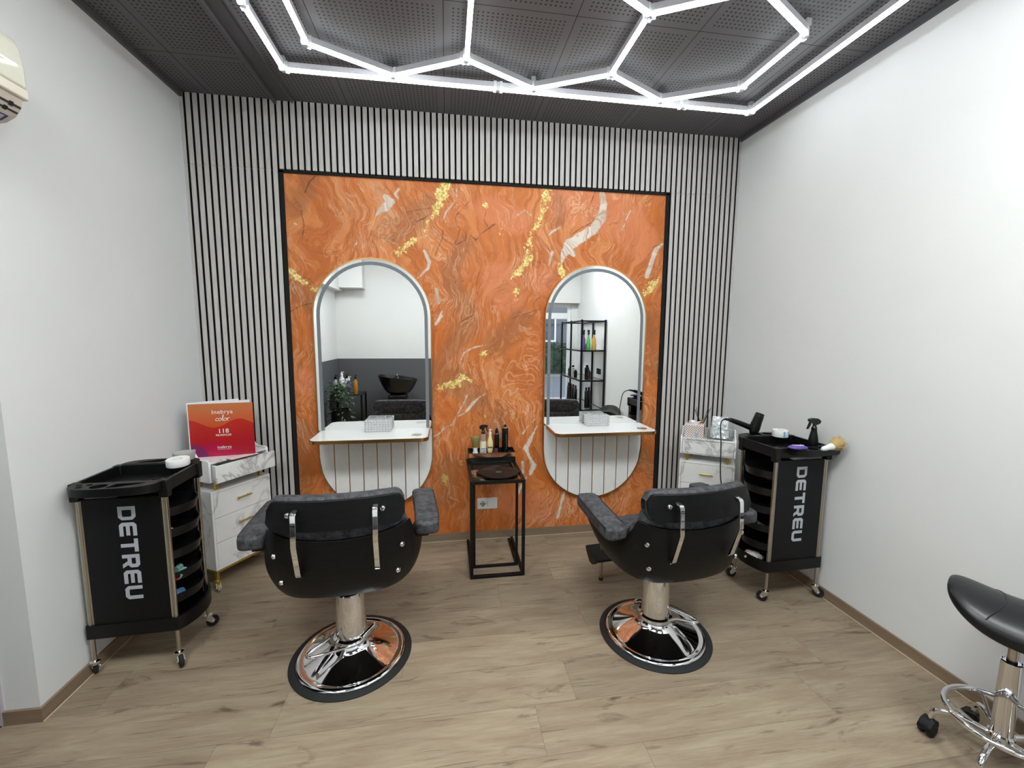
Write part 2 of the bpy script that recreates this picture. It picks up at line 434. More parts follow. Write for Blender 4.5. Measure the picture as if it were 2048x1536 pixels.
def mural_mesh():
    x0, x1, z0, z1 = MU; nx, nz = 470, 446
    xs = np.linspace(x0, x1, nx+1); zs = np.linspace(z0, z1, nz+1)
    X, Z = np.meshgrid(xs, zs)
    co = np.stack([X.ravel(), np.full(X.size, YM), Z.ravel()], 1)
    W = nx+1; i, j = np.meshgrid(np.arange(nx), np.arange(nz)); a = (j*W+i).ravel()
    fs = np.stack([a, a+1, a+W+1, a+W], 1)
    me = bpy.data.meshes.new('mural'); me.from_pydata(co.tolist(), [], fs.tolist())
    for nm, L in (('gold', GOLDL), ('white', WHITEL), ('crack', CRACKL), ('brown', BROWNL), ('pink', PINKL)):
        at_ = me.attributes.new(nm, 'FLOAT', 'POINT'); at_.data.foreach_set('value', field(X, Z, L).ravel().astype(np.float32))
    me.update(); return me
def mural_mat():
    t = NT('orange_marble_mural')
    pos = t.n('ShaderNodeTexCoord').outputs['Object']
    def off(scale, amp, seed):
        c = t.n('ShaderNodeTexNoise', {'Vector': t.n('ShaderNodeMapping', {'Vector': pos, 'Location': (seed, 0, seed)}).outputs[0], 'Scale': scale, 'Detail': 3.0}).outputs[1]
        c = t.n('ShaderNodeVectorMath', {0: c, 1: (.5, .5, .5)}, operation='SUBTRACT').outputs[0]
        return t.n('ShaderNodeVectorMath', {0: c, 3: amp}, operation='SCALE').outputs[0]
    def addv(a, b): return t.n('ShaderNodeVectorMath', {0: a, 1: b}, operation='ADD').outputs[0]
    w1 = addv(pos, off(1.3, .75, 3)); w2 = addv(w1, off(3.6, .22, 9))
    def mp(v, sc, ry=0): return t.n('ShaderNodeMapping', {'Vector': v, 'Scale': sc, 'Rotation': (0, ry, 0)}).outputs[0]
    flow = mp(w2, (5.2, 1, 1.15), R(-24))
    f1 = t.noise(flow, 1.5, 6, .62, .5)
    f2 = t.noise(mp(w2, (15, 1, 2.2), R(-30)), 1.6, 5, .66, .4)
    f3 = t.noise(mp(w2, (34, 1, 4.2), R(-22)), 1.5, 4, .6, .4)
    o1, o2, o3 = lin((206, 117, 56)), lin((214, 132, 72)), lin((188, 101, 42))
    br, pk, cr = lin((146, 96, 62)), lin((218, 132, 90)), lin((236, 200, 166))
    col = t.ramp(f1, [(.26, lin((172, 100, 54))), (.40, o1), (.50, o3), (.60, o2), (.70, lin((190, 128, 82))), (.8, lin((166, 108, 66)))])
    pkf = t.math('MULTIPLY', t.step(t.math('ADD', t.attr('pink'), t.math('MULTIPLY', t.math('SUBTRACT', f1, .5), 40.0)), -6.0, 6.0), .6)
    col = t.mix(pkf, col, pk)
    brf = t.math('ADD', t.attr('brown'), t.math('MULTIPLY', t.math('SUBTRACT', f2, .5), 60.0))
    col = t.mix(t.math('MULTIPLY', t.step(brf, -6.0, 9.0), .5), col, br)
    b2 = t.math('MULTIPLY', t.step(f2, .58, .74), t.step(t.noise(pos, 2.3, 2), .40, .6))
    col = t.mix(t.math('MULTIPLY', b2, .55), col, lin((142, 90, 52)))
    # agate-like contour lines that follow the flow
    def contour(src, n, w):
        return t.step(t.math('ABSOLUTE', t.math('SUBTRACT', t.math('FRACT', t.math('MULTIPLY', src, n)), .5)), w, w*.3)
    mA = t.step(t.noise(mp(pos, (1, 1, 1)), 2.1, 3), .50, .62); mB = t.step(t.noise(mp(pos, (1.3, 1, 1)), 3.1, 3), .46, .62)
    fl = t.noise(mp(w2, (2.6, 1, .8), R(-20)), 1.4, 3, .45, .8)
    col = t.mix(t.math('MULTIPLY', t.math('MULTIPLY', contour(fl, 30, .16), mA), .32), col, cr)
    col = t.mix(t.math('MULTIPLY', t.math('MULTIPLY', contour(fl, 17, .12), mB), .36), col, lin((140, 84, 50)))
    # light brush streaks
    s1 = t.step(t.math('ABSOLUTE', t.math('SUBTRACT', f2, .47)), .03, .004)
    m1 = t.step(t.noise(pos, 2.8, 3), .44, .66)
    col = t.mix(t.math('MULTIPLY', t.math('MULTIPLY', s1, m1), .6), col, cr)
    s2 = t.math('MULTIPLY', t.step(f3, .56, .70), t.step(t.noise(w1, 3.4, 3), .50, .62))
    col = t.mix(t.math('MULTIPLY', s2, .7), col, lin((232, 184, 146)))
    s4 = t.step(t.math('ABSOLUTE', t.math('SUBTRACT', t.noise(w2, 2.2, 4, .55, .8), .5)), .004, .0)
    col = t.mix(t.math('MULTIPLY', s4, .4), col, lin((110, 66, 42)))
    # cracks
    fine = t.noise(pos, 70, 3, .7); mid = t.noise(pos, 26, 4, .65); low = t.noise(pos, 9, 3, .6)
    ck = t.step(t.math('ADD', t.attr('crack'), t.math('MULTIPLY', t.math('SUBTRACT', mid, .5), 4.0)), -.9, .6)
    col = t.mix(t.math('MULTIPLY', ck, .75), col, lin((84, 50, 36)))
    # cream shapes
    wf = t.math('ADD', t.attr('white'), t.math('ADD', t.math('MULTIPLY', t.math('SUBTRACT', mid, .5), 7.0), t.math('MULTIPLY', t.math('SUBTRACT', f3, .5), 7.0)))
    wcol = t.mix(t.step(f3, .40, .66), lin((228, 218, 206)), lin((186, 158, 138)))
    col = t.mix(t.math('MULTIPLY', t.step(wf, -3.5, -.5), .4), col, lin((196, 142, 108)))
    col = t.mix(t.math('MULTIPLY', t.step(wf, -.6, .5), .95), col, wcol)
    # gold leaf
    gf = t.math('ADD', t.attr('gold'), t.math('ADD', t.math('MULTIPLY', t.math('SUBTRACT', fine, .5), 16.0), t.math('MULTIPLY', t.math('SUBTRACT', mid, .5), 34.0)))
    g = t.step(gf, .3, .9)
    gcol = t.ramp(t.noise(pos, 60, 2), [(.35, lin((186, 150, 76))), (.5, lin((226, 198, 116))), (.65, lin((246, 230, 166)))])
    gcol = t.mix(t.step(pos_z(t, pos), 1.2, .9), gcol, lin((190, 168, 92)))
    col = t.mix(g, col, gcol)
    t.bump(f2, .06, .002)
    return t.fin(col, .5, 0, .3)
def pos_z(t, pos): return t.n('ShaderNodeSeparateXYZ', {0: pos}).outputs[2]

# ------------------------------------------------------------------ structure
def build_floor():
    rows = {}
    pw, pl = .2158, 1.19
    y0 = -1.0265
    offs = {0: .377, -1: .20, -2: .565, -3: .832, -4: .13, 1: -.352, 2: .566, 3: .145, 4: .5}
    vs = []; fs = []; pr = []
    rnd = random.Random(4)
    g = .0005
    for k in range(-15, 6):
        ya, yb = y0+(k-1)*pw+g, y0+k*pw-g          # row k lies below the seam y0+k*pw
        if yb > .02: yb = .02
        if ya > .02: continue
        off = offs[k+1] if (k+1) in offs else rnd.random()*pl
        x = off - 6*pl
        while x < XR+.1:
            a, b = max(x, -3.2), min(x+pl, XR+.05)
            if b > a+.01:
                o = len(vs)
                vs += [(a+g, ya, 0), (b-g, ya, 0), (b-g, yb, 0), (a+g, yb, 0)]; fs.append((o, o+1, o+2, o+3)); pr.append(rnd.random())
            x += pl
    m = MB(); m.add(vs, fs, 0); m.box(-3.2, XR+.05, YR-.05, .02, -.03, -.0008, 1)
    me = bpy.data.meshes.new('floor'); me.from_pydata([tuple(v) for v in m.v], [], m.f)
    me.materials.append(M_FLOOR); me.materials.append(M_GROOVE)
    me.polygons.foreach_set('material_index', m.mi)
    a = me.attributes.new('pr', 'FLOAT', 'FACE'); a.data.foreach_set('value', pr+[0.0]*(len(m.f)-len(pr)))
    o = bpy.data.objects.new('floor', me); COL.objects.link(o); o['kind'] = 'structure'
build_floor()

def build_ceiling():
    vs, fs, uvs, pws, phs = [], [], [], [], []
    def panel(x0, x1, y0, y1, X0, X1, Y0, Y1):
        """visible part x0..x1,y0..y1 of a panel spanning X0..X1,Y0..Y1"""
        g = .0016; b = .034; P = .0222
        nx = round((X1-X0-2*b)/P); ny = round((Y1-Y0-2*b)/P)
        bx = (X1-X0-nx*P)/2; by = (Y1-Y0-ny*P)/2
        a0, a1, b0, b1 = max(x0, X0+g), min(x1, X1-g), max(y0, Y0+g), min(y1, Y1-g)
        if a1 <= a0 or b1 <= b0: return
        o = len(vs)
        for (x, y) in ((a0, b0), (a0, b1), (a1, b1), (a1, b0)):
            vs.append((x, y, H)); uvs.append((x-X0-bx, y-Y0-by))
        fs.append((o, o+1, o+2, o+3)); pws.append(nx*P); phs.append(ny*P)
    xe = [-1.742, -1.142, -.742, -.14, .46, 1.062, 1.664, 2.266]
    for i in range(1, 7):
        X0, X1 = xe[i], xe[i+1]
        if i == 1: X0, X1 = -1.342, -.742
        ys = [0.23, -.965, -2.165, -3.365, -4.565]
        for j in range(4):
            panel(max(X0, -1.07), XR, YR, 0, X0, X1, ys[j+1], ys[j])
    for X0, X1 in ((-2.142, -1.54), (-1.54, -.94)):
        ys = [.21, -.39, -.99, -1.59, -2.19, -2.79, -3.39, -3.99, -4.59]
        for j in range(8):
            panel(XO, -1.165, YR, 0, X0, X1, ys[j+1], ys[j])
    me = bpy.data.meshes.new('ceiling')
    n = len(fs)
    m = MB(); m.box(-3.1, XR+.05, YR-.05, .05, H+.002, H+.05)
    o = len(vs); allv = vs+[tuple(v) for v in m.v]; allf = fs+[tuple(o+i for i in f) for f in m.f]
    me.from_pydata(allv, [], allf); me.materials.append(M_CEIL); me.materials.append(M_FELT)
    me.polygons.foreach_set('material_index', [0]*n+[1]*len(m.f))
    uv = me.uv_layers.new(name='panel')
    for p in me.polygons:
        for li in p.loop_indices:
            vi = me.loops[li].vertex_index
            uv.data[li].uv = uvs[vi] if vi < o else (-1, -1)
    for nm, L in (('pw', pws), ('ph', phs)):
        a = me.attributes.new(nm, 'FLOAT', 'FACE'); a.data.foreach_set('value', L+[0.0]*len(m.f))
    ob = bpy.data.objects.new('ceiling', me); COL.objects.link(ob); ob['kind'] = 'structure'
build_ceiling()
m = MB(); m.box(-1.165, -1.07, YR, 0, H-.004, H+.002, 0)
m.box(-1.182, -1.165, YR, 0, H-.026, H+.002, 1); m.box(-1.077, -1.069, YR, 0, H-.014, H+.002, 1)
struct(m, 'trim_1', [M_CHAN, M_TRIM])
m = MB(); m.box(XL, XL+.018, -2.6, 0, H-.026, H+.001); struct(m, 'trim_2', M_TRIM)
m = MB(); m.box(XR-.018, XR, YR, 0, H-.026, H+.001); struct(m, 'trim_3', M_TRIM)

# walls
m = MB()
m.box(XL-.12, XL, -1.25, .1, 0, H+.05); m.box(XL-.12, XL, -2.15, -1.25, 2.05, H+.05); m.box(XL-.12, XL, -2.6, -2.15, 0, H+.05)
m.box(XO-.1, XO, YR, -2.6, 0, H+.05)
struct(m, 'wall_left', M_WALL)
m = MB(); m.box(XR, XR+.1, YR-.1, .1, 0, H+.05); struct(m, 'wall_right', M_WALL)
DX0, DX1, DZ = .55, 1.90, 2.02       # street door opening
m = MB(); m.box(XO-.1, DX0, YR-.1, YR, 0, H+.05); m.box(DX0, DX1, YR-.1, YR, DZ, H+.05); m.box(DX1, XR, YR-.1, YR, 0, H+.05)
struct(m, 'wall_rear', M_WALL)
m = MB(); m.box(XL-.1, XR+.1, .034, .12, 0, H+.05)
wb = struct(m, 'wall_back', M_FELT)
# ceiling boxes at the rear
m = MB(); m.box(XO, XO+.11, YR, -2.62, 2.145, H); struct(m, 'trim_4', M_WALL)
m = MB(); m.box(XO+.11, XO+.445, YR, YR+.22, 2.185, H); struct(m, 'trim_5', M_WALL)
m = MB(); m.box(.4, XR, YR, YR+.12, 2.025, H); struct(m, 'trim_6', M_WALL)
# grey lower wall
m = MB(); m.box(XO, DX0-.3, YR, YR+.004, 0, 1.125); m.box(XO, XO+.004, YR+.004, -2.6, 0, 1.125); struct(m, 'trim_7', M_GREYWALL)

# slats
m = MB()
P0, PP = -1.6868, .03944
edges = []
gx = P0; xa = XL
while gx < XR:
    edges.append((xa, gx-.0062)); xa = gx+.0062; gx += PP
edges.append((xa, XR))
ZJ = 2.528
for a, b in edges:
    if b-a < .004: continue
    full = (b < MU[0]-.012) or (a > MU[1]+.012)
    if full:
        m.box(a, b, 0, .034, 0, ZJ-.0006); m.box(a, b, 0, .034, ZJ+.0006, H)
    else:
        m.box(a, b, 0, .034, ZJ+.004, H)
m.mi = [1 if k % 6 in (4, 5) else 0 for k in range(len(m.f))]
cl = m.build('slat_cladding', [M_SLAT, M_FELT], wb, smooth=False)
m = MB(); fw = .024
m.box(MU[0]-fw, MU[0], .002, .034, 0, MU[3]+.012); m.box(MU[1], MU[1]+fw, .002, .034, 0, MU[3]+.012); m.box(MU[0]-fw, MU[1]+fw, .002, .034, MU[3], MU[3]+.014)
m.build('mural_frame', M_FELT, wb, smooth=False)
mo = bpy.data.objects.new('mural_panel', mural_mesh()); COL.objects.link(mo); mo.data.materials.append(mural_mat()); mo.parent = wb

# baseboards
def baseboard(name, x0, x1, y0, y1):
    m = MB(); m.box(x0, x1, y0, y1, 0, .057); return struct(m, name, M_BASE)
baseboard('baseboard_back', XL, XR, -.002, .012)
baseboard('baseboard_left', XL, XL+.011, -1.25, 0)
m = MB(); m.box(XL-.118, XL+.011, -1.261, -1.25, 0, .057); struct(m, 'baseboard_jamb', M_BASE)
baseboard('baseboard_right', XR-.011, XR, YR, 0)
m = MB(); m.box(XL, XR, -.006, -.002, 0, .0025); m.box(XL+.011, XL+.015, -1.26, 0, 0, .0025); m.box(XR-.015, XR-.011, YR, 0, 0, .0025)
struct(m, 'trim_8', M_CAULK)

# doorway on the left; darkness of the unlit room painted into its colour
m = MB(); m.box(XL-.155, XL-.12, -1.262, -1.235, 0, 2.05); m.box(XL-.155, XL-.12, -2.165, -2.14, 0, 2.05); m.box(XL-.155, XL-.12, -2.165, -1.235, 2.03, 2.07)
struct(m, 'door_1', plain('door_frame_paint', (176, 168, 178), .5), bevel=.003)
m = MB(); m.box(-3.15, -3.1, -2.55, -.9, 0, H); m.box(-3.1, XL-.12, -.95, -.9, 0, H); m.box(-3.1, XO-.1, -2.55, -2.5, 0, H)
m.box(-3.1, XL-.125, -2.5, -.95, .0005, .004)
struct(m, 'wall_side_room', M_DARKROOM)

# glazed street door and window at the rear
M_PVC = plain('white_pvc', (232, 234, 236), .35)
m = MB()
def zframe(m, x0, x1, z0, z1, w, y0, y1):
    m.box(x0, x0+w, y0, y1, z0, z1); m.box(x1-w, x1, y0, y1, z0, z1); m.box(x0+w, x1-w, y0, y1, z0, z0+w); m.box(x0+w, x1-w, y0, y1, z1-w, z1)
zframe(m, DX0, DX1, 0, DZ, .05, YR-.08, YR-.02)
m.box(DX0+.05, DX1-.05, YR-.08, YR-.02, 1.77, 1.87)
d2 = struct(m, 'door_2', M_PVC, bevel=.004)
m = MB(); m.box(DX0+.05, DX1-.05, YR-.055, YR-.047, .05, 1.77); m.box(DX0+.05, DX1-.05, YR-.055, YR-.047, 1.87, DZ-.05)
m.build('door_glass', M_GLASS, d2, smooth=False)
m = MB(); m.box(1.12, 1.20, YR-.082, YR-.015, .05, 1.77); m.build('door_stile', M_PVC, d2, bevel=.004)
m = MB(); m.tube([(1.235, YR+.0, 1.25), (1.235, YR+.03, 1.25), (1.235, YR+.03, .75), (1.235, YR, .75)], .011, 10); m.build('pull_handle', M_STEEL, d2)
# ------------------------------------------------------------------ hexagon LED ceiling light
M_TUBE = emis('led_diffuser', (244, 252, 253), LED)
M_HOUS = plain('led_housing', (186, 184, 190), .4)
def hex_light():
    root = thing('hexagon_ceiling_light', 'white hexagon grid of glowing tube lights with rectangular outer border on the dark ceiling', 'ceiling light', (0, 0, H))
    zt = 2.876
    segs = []; joints = {}
    hx, y0 = .381, -.483
    def V(i, y): return (round(-.787+i*hx, 4), round(y, 4))
    hexes = []
    for row in range(2):
        cy = -.897-row*.631
        cxs = [-.406, .356, 1.118] if row % 2 == 0 else [-.025, .737]
        for cx in cxs: hexes.append((cx, cy))
    es = {}
    for cx, cy in hexes:
        p = [(cx, cy+.414), (cx+hx, cy+.217), (cx+hx, cy-.217), (cx, cy-.414), (cx-hx, cy-.217), (cx-hx, cy+.217)]
        for a, b in zip(p, p[1:]+p[:1]):
            k = tuple(sorted(((round(a[0], 1), round(a[1], 1)), (round(b[0], 1), round(b[1], 1)))))
            if k not in es: es[k] = (a, b)
    segs += list(es.values())
    fx0, fx1, fy0, fy1 = -.972, 1.732, -2.08, -.447
    xs = [fx0, .158, 1.285, fx1]
    for a, b in zip(xs[:-1], xs[1:]):
        segs.append(((a, fy1), (b, fy1))); segs.append(((a, fy0), (b, fy0)))
    ys = [fy1, -1.46, fy0]
    ysl = [fy1, -.90, -1.7, fy0]
    for a, b in zip(ys[:-1], ys[1:]): segs.append(((fx1, a), (fx1, b)))
    for a, b in zip(ysl[:-1], ysl[1:]): segs.append(((fx0, a), (fx0, b)))
    for a, b in segs:
        A, B = Vector((*a, 0)), Vector((*b, 0)); L = (B-A).length; d = (B-A).normalized(); g = .017
        for q in (a, b):
            key = (round(q[0], 2), round(q[1], 2))
            joints.setdefault(min(joints, key=lambda k: abs(k[0]-key[0])+abs(k[1]-key[1])) if joints and min(abs(k[0]-key[0])+abs(k[1]-key[1]) for k in joints) < .05 else key, []).append((d if q is a else -d))
        rz = math.atan2(d.y, d.x)
        T = Matrix.Translation((A.x, A.y, zt-H)) @ Matrix.Rotation(rz, 4, 'Z')
        m = MB(); m.T = T; m.box(g, L-g, -.0115, .0115, .004, .034)
        h = m.build('light_tube', M_HOUS, root, bevel=.002)
        m = MB(); m.T = T
        prof = [(-.0115, .0045), (-.0115, -.001), (-.009, -.007), (-.004, -.010), (.004, -.010), (.009, -.007), (.0115, -.001), (.0115, .0045)]
        m.prism(prof, g+.001, L-g-.001, 'x'); m.build('diffuser', M_TUBE, h)
    for (x, y), ds in joints.items():
        m = MB(); m.lathe([(.012, -.013), (.014, -.006), (.014, .03), (.012, .034)], 12, c=(x, y, zt-H))
        for d in ds:
            T = Matrix.Translation((x, y, zt-H)) @ Matrix.Rotation(math.atan2(d.y, d.x), 4, 'Z')
            m.box(.008, .026, -.015, .015, -.0135, .0355, M=T)
        m.build('connector', M_CLEARP, root, bevel=.001)
    for x, y in ((-.787, -1.114), (1.5, -1.114), (-.025, -1.942), (.737, -1.942), (-.972, -.447), (1.732, -.447), (-.972, -2.08), (1.732, -2.08), (.356, -.483)):
        m = MB(); m.box(x-.012, x+.012, y-.012, y+.012, zt-H+.03, 0); m.build('ceiling_mount', M_CLEARP, root)
hex_light()
# ------------------------------------------------------------------ air conditioner
def air_con():
    y1 = -1.222; x1 = -1.54
    t = thing('air_conditioner', 'glossy cream wall air conditioner high on the left wall with blue sticker', 'air conditioner', (XL, y1, 2.2))
    T = Matrix.Translation((-XL, -y1, -2.2))
    p = [(XL, 2.50), (-1.60, 2.495), (-1.565, 2.475), (-1.548, 2.44), (-1.54, 2.38), (-1.539, 2.315), (XL, 2.315)]
    m = MB(); m.T = T; m.prism(p, -2.0, y1, 'y'); m.build('front_cover', plain('aircon_cream', (222, 219, 204), .05), t, bevel=.008, seg=3)
    p = [(XL, 2.315), (-1.539, 2.315), (-1.539, 2.283), (-1.545, 2.280), (XL, 2.280)]
    m = MB(); m.T = T; m.prism(p, -2.0, y1, 'y'); m.build('lower_strip', plain('aircon_cream_strip', (226, 218, 205), .2), t, bevel=.003)
    arc = [(-1.549, 2.279), (-1.556, 2.25), (-1.575, 2.222), (-1.605, 2.203), (-1.65, 2.194), (XL, 2.194)]
    m = MB(); m.T = T; m.prism([(XL, 2.279)]+arc, -1.99, y1-.012, 'y'); m.build('air_outlet', plain('aircon_underside', (196, 190, 178), .2), t)
    # sticker and printed marks follow the curved underside
    def onarc(u, yy, off=.0012):
        seg = [(arc[i], arc[i+1]) for i in range(5)]
        L = [math.dist(a, b) for a, b in seg]; s = u*sum(L)
        for (a, b), l in zip(seg, L):
            if s <= l or (a, b) == seg[-1]:
                k = s/l; x = a[0]+(b[0]-a[0])*k; z = a[1]+(b[1]-a[1])*k
                dx, dz = (b[0]-a[0])/l, (b[1]-a[1])/l
                return (x-dz*off*-1 if False else x-dz*off, yy, z+dx*off)
            s -= l
    def patch(m, u0, u1, y0, y1_, mi):
        n = 4
        vs = []; fs = []
        for k in range(n+1):
            for yy in (y0, y1_): vs.append(onarc(u0+(u1-u0)*k/n, yy))
        for k in range(n): fs.append((2*k, 2*k+1, 2*k+3, 2*k+2))
        m.add(vs, fs, mi)
    m = MB(); m.T = T
    e = y1+.018
    e = y1+.005
    patch(m, .34, .36, e-.15, e-.035, 0); patch(m, .50, .52, e-.15, e-.035, 0); patch(m, .36, .50, e-.15, e-.143, 0); patch(m, .36, .50, e-.042, e-.035, 0)
    patch(m, .39, .42, e-.135, e-.055, 0); patch(m, .42, .48, e-.135, e-.10, 0); patch(m, .42, .47, e-.085, e-.055, 0)
    patch(m, .12, .155, e-.145, e-.020, 1); patch(m, .10, .175, e-.115, e-.10, 1); patch(m, .10, .175, e-.06, e-.045, 1)
    patch(m, .22, .25, e-.155, e-.02, 1); patch(m, .20, .27, e-.125, e-.11, 1); patch(m, .20, .27, e-.07, e-.055, 1)
    patch(m, .06, .14, e-.19, e-.165, 0); patch(m, .56, .58, e-.2, e-.06, 1)
    m.build('blue_sticker', [plain('sticker_blue', (36, 44, 140), .3), plain('sticker_print', (40, 38, 48), .4)], t, smooth=False)
air_con()

# ------------------------------------------------------------------ mirror stations
def station(cx, label, shelf_label=None):
    t = thing('mirror_station', label, 'mirror', (cx, 0, .285), group='salon mirror stations on the mural wall')
    T = Matrix.Translation((0, 0, -.285))
    hw, zt, zb = .3825, 2.0, .285; zc = zt-hw; zd = zb+hw; sz = .852; d0, d1 = -.020, MU and YM
    def arch(r, n=28): return [(r*math.cos(PI*k/n), zc+r*math.sin(PI*k/n)) for k in range(n+1)]
    def full(r):
        return arch(r)+[(r*math.cos(PI+PI*k/28), zd+r*math.sin(PI+PI*k/28)) for k in range(29)]
    # x-z drawing -> world: plate lies in xy with thickness along z; turn it upright
    U = T @ Matrix(((1, 0, 0, 0), (0, 0, -1, 0), (0, 1, 0, 0), (0, 0, 0, 1)))
    m = MB(); m.T = U @ Matrix.Translation((0, 0, -YM)); v, f = plate([full(hw), full(hw-.006)], YM+.0245); m.add(v, f); m.build('brass_frame', M_GOLD, t, angle=30)
    m = MB(); m.T = T; m.prism(full(hw-.006), -.012, YM, 'y'); m.build('back_board', M_WHITEG, t, angle=30)
    # silvered glass: upper part only
    def upper(r, z0): return arch(r)+[(-r, z0), (r, z0)]
    m = MB(); m.T = T; m.prism(upper(hw-.006, sz-.002), -.02, -.0125, 'y'); m.build('mirror_glass', M_MIRROR, t, smooth=False)
    m = MB(); m.T = U @ Matrix.Translation((0, 0, .02)); r1, r2 = hw-.024, hw-.046
    v, f = plate([upper(r1, sz+.0)+[], [(x, z) for x, z in upper(r2, sz-.1)]], .0006)
    lp = arch(r1)+[(-r1, sz), (-r2, sz)]+arch(r2)[::-1]+[(r2, sz), (r1, sz)]
    v, f = plate([lp], .0006); m.add(v, f); m.build('light_band', M_FROST, t, smooth=False)
    # boards of the lower part, with brass lines between
    m = MB(); m.T = T; r = hw-.007
    def zlow(x): return zd-math.sqrt(max(r*r-x*x, 0))
    m.prism([(x, zlow(x)) for x in np.linspace(-r, r, 40)]+[(r, sz-.024), (-r, sz-.024)], -.0145, -.0122, 'y'); m.build('brass_gaps', M_GOLD, t, smooth=False)
    nb = 8; bw = 2*r/nb
    for k in range(nb):
        a, b = -r+k*bw+(.0035 if k else 0), -r+(k+1)*bw-(.0035 if k < nb-1 else 0)
        xs = [a+(b-a)*i/6 for i in range(7)]
        m = MB(); m.T = T; m.prism([(x, zlow(x)) for x in xs]+[(b, sz-.024), (a, sz-.024)], -.0205, -.0147, 'y')
        m.build('white_board', M_WHITEG, t, smooth=False)
    sw = .3625; y1 = -.0208; y0 = -.318; rr = .05
    out = [(sw, y1), (-sw, y1)]+[(-sw+rr-rr*math.cos(PI/2*k/8), y0+rr-rr*math.sin(PI/2*k/8)) for k in range(9)]+[(sw-rr+rr*math.sin(PI/2*k/8), y0+rr-rr*math.cos(PI/2*k/8)) for k in range(9)]
    inn = [(x*(1-.005/sw), min(y+.004, y1) if y < y1-.01 else y) for x, y in out]
    m = MB(); m.T = T; m.prism(inn, sz-.022, sz, 'z'); sh = m.build('shelf', M_WHITEG, t, bevel=.001)
    m = MB(); m.T = T; m.prism(out, sz-.0235, sz-.0016, 'z'); m.build('brass_edge', M_GOLD, sh, angle=30)
    m = MB(); m.T = T; m.lathe([(.034, sz-.001), (.034, sz+.0012), (.0, sz+.0014)], 28, c=(.285, -.225, 0)); m.build('round_grommet', M_STEEL, sh)
    return t
station(-.625, 'arched mirror with brass edge and white shelf, behind the left salon chair')
station(.931, 'arched mirror with brass edge and white shelf, right of the mural beside the slats')

def organizer(cx, y, label):
    t = thing('crystal_box', label, 'box', (cx, y, .8525), group='crystal boxes on the mirror shelves')
    W, D, Hh = .165, .07, .078
    m = MB(); T = .004
    m.box(-W/2, W/2, -D/2, -D/2+T, 0, Hh); m.box(-W/2, W/2, D/2-T, D/2, 0, Hh); m.box(-W/2, -W/2+T, -D/2+T, D/2-T, 0, Hh); m.box(W/2-T, W/2, -D/2+T, D/2-T, 0, Hh)
    m.box(-W/2+T, W/2-T, -D/2+T, D/2-T, 0, T); m.box(-.028, -.025, -D/2+T, D/2-T, T, Hh); m.box(.028, .031, -D/2+T, D/2-T, T, Hh)
    M_CR = NT('crystal').fin((.97, .98, .985), .08, 0, Transmission_Weight=.45, IOR=1.5)
    m.build('case', M_CR, t, smooth=False)
    m = MB(); nx, nz = 9, 5
    for i in range(nx):
        for j in range(nz):
            x = -W/2+(i+.5)*W/nx; z = (j+.5)*Hh/nz; a = W/nx*.46; b = Hh/nz*.46
            for s in (-1, 1):
                yy = s*D/2
                m.add([(x-a, yy, z-b), (x+a, yy, z-b), (x+a, yy, z+b), (x-a, yy, z+b), (x, yy+s*.007, z)], [(0, 1, 4), (1, 2, 4), (2, 3, 4), (3, 0, 4), (0, 3, 2, 1)])
    for j in range(nz):
        for i in range(4):
            yv = -D/2+(i+.5)*D/4; z = (j+.5)*Hh/nz; a = D/4*.46; b = Hh/nz*.46
            for s in (-1, 1):
                xx = s*W/2
                m.add([(xx, yv-a, z-b), (xx, yv+a, z-b), (xx, yv+a, z+b), (xx, yv-a, z+b), (xx+s*.006, yv, z)], [(0, 1, 4), (1, 2, 4), (2, 3, 4), (3, 0, 4), (0, 3, 2, 1)])
    m.build('facets', M_CR, t, smooth=False)
organizer(-.602, -.078, 'faceted clear crystal box on the left mirror shelf')
organizer(.932, -.078, 'faceted clear crystal box on the right mirror shelf')

# ------------------------------------------------------------------ socket on the mural
t = thing('wall_socket', 'white double wall socket low on the orange mural behind the black table', 'socket', (.142, YM, .268))
m = MB(); T = facing(0, 0, 0)
v, f = plate([rrect(-.0735, .0735, -.041, .041, .008)], .009); m.add(v, f, M=T); m.build('cover_frame', M_WHITEP, t, bevel=.0015)
m = MB(); v, f = plate([rrect(-.066, -.003, -.034, .034, .003), circ(-.0345, 0, .021)], .013); m.add(v, f, M=T)
m.lathe([(.021, .0095), (.0, .0095)], 24, M=T, c=(-.0345, 0, 0)); m.build('power_socket', M_WHITEP, t)
m = MB()
for dz in (-.0095, .0095): m.lathe([(.0028, .0096), (.0028, .0102), (0, .0102)], 10, M=T, c=(-.0345+dz, 0, 0))
m.box(-.037, -.032, -.0105, -.0098, .012, .021); m.box(-.037, -.032, -.0105, -.0098, -.021, -.012)
m.build('contacts', M_BLACK, t)
m = MB(); v, f = plate([rrect(.003, .066, -.034, .034, .003)], .0125); m.add(v, f, M=T); m.build('blank_cover', M_WHITEP, t, bevel=.001)

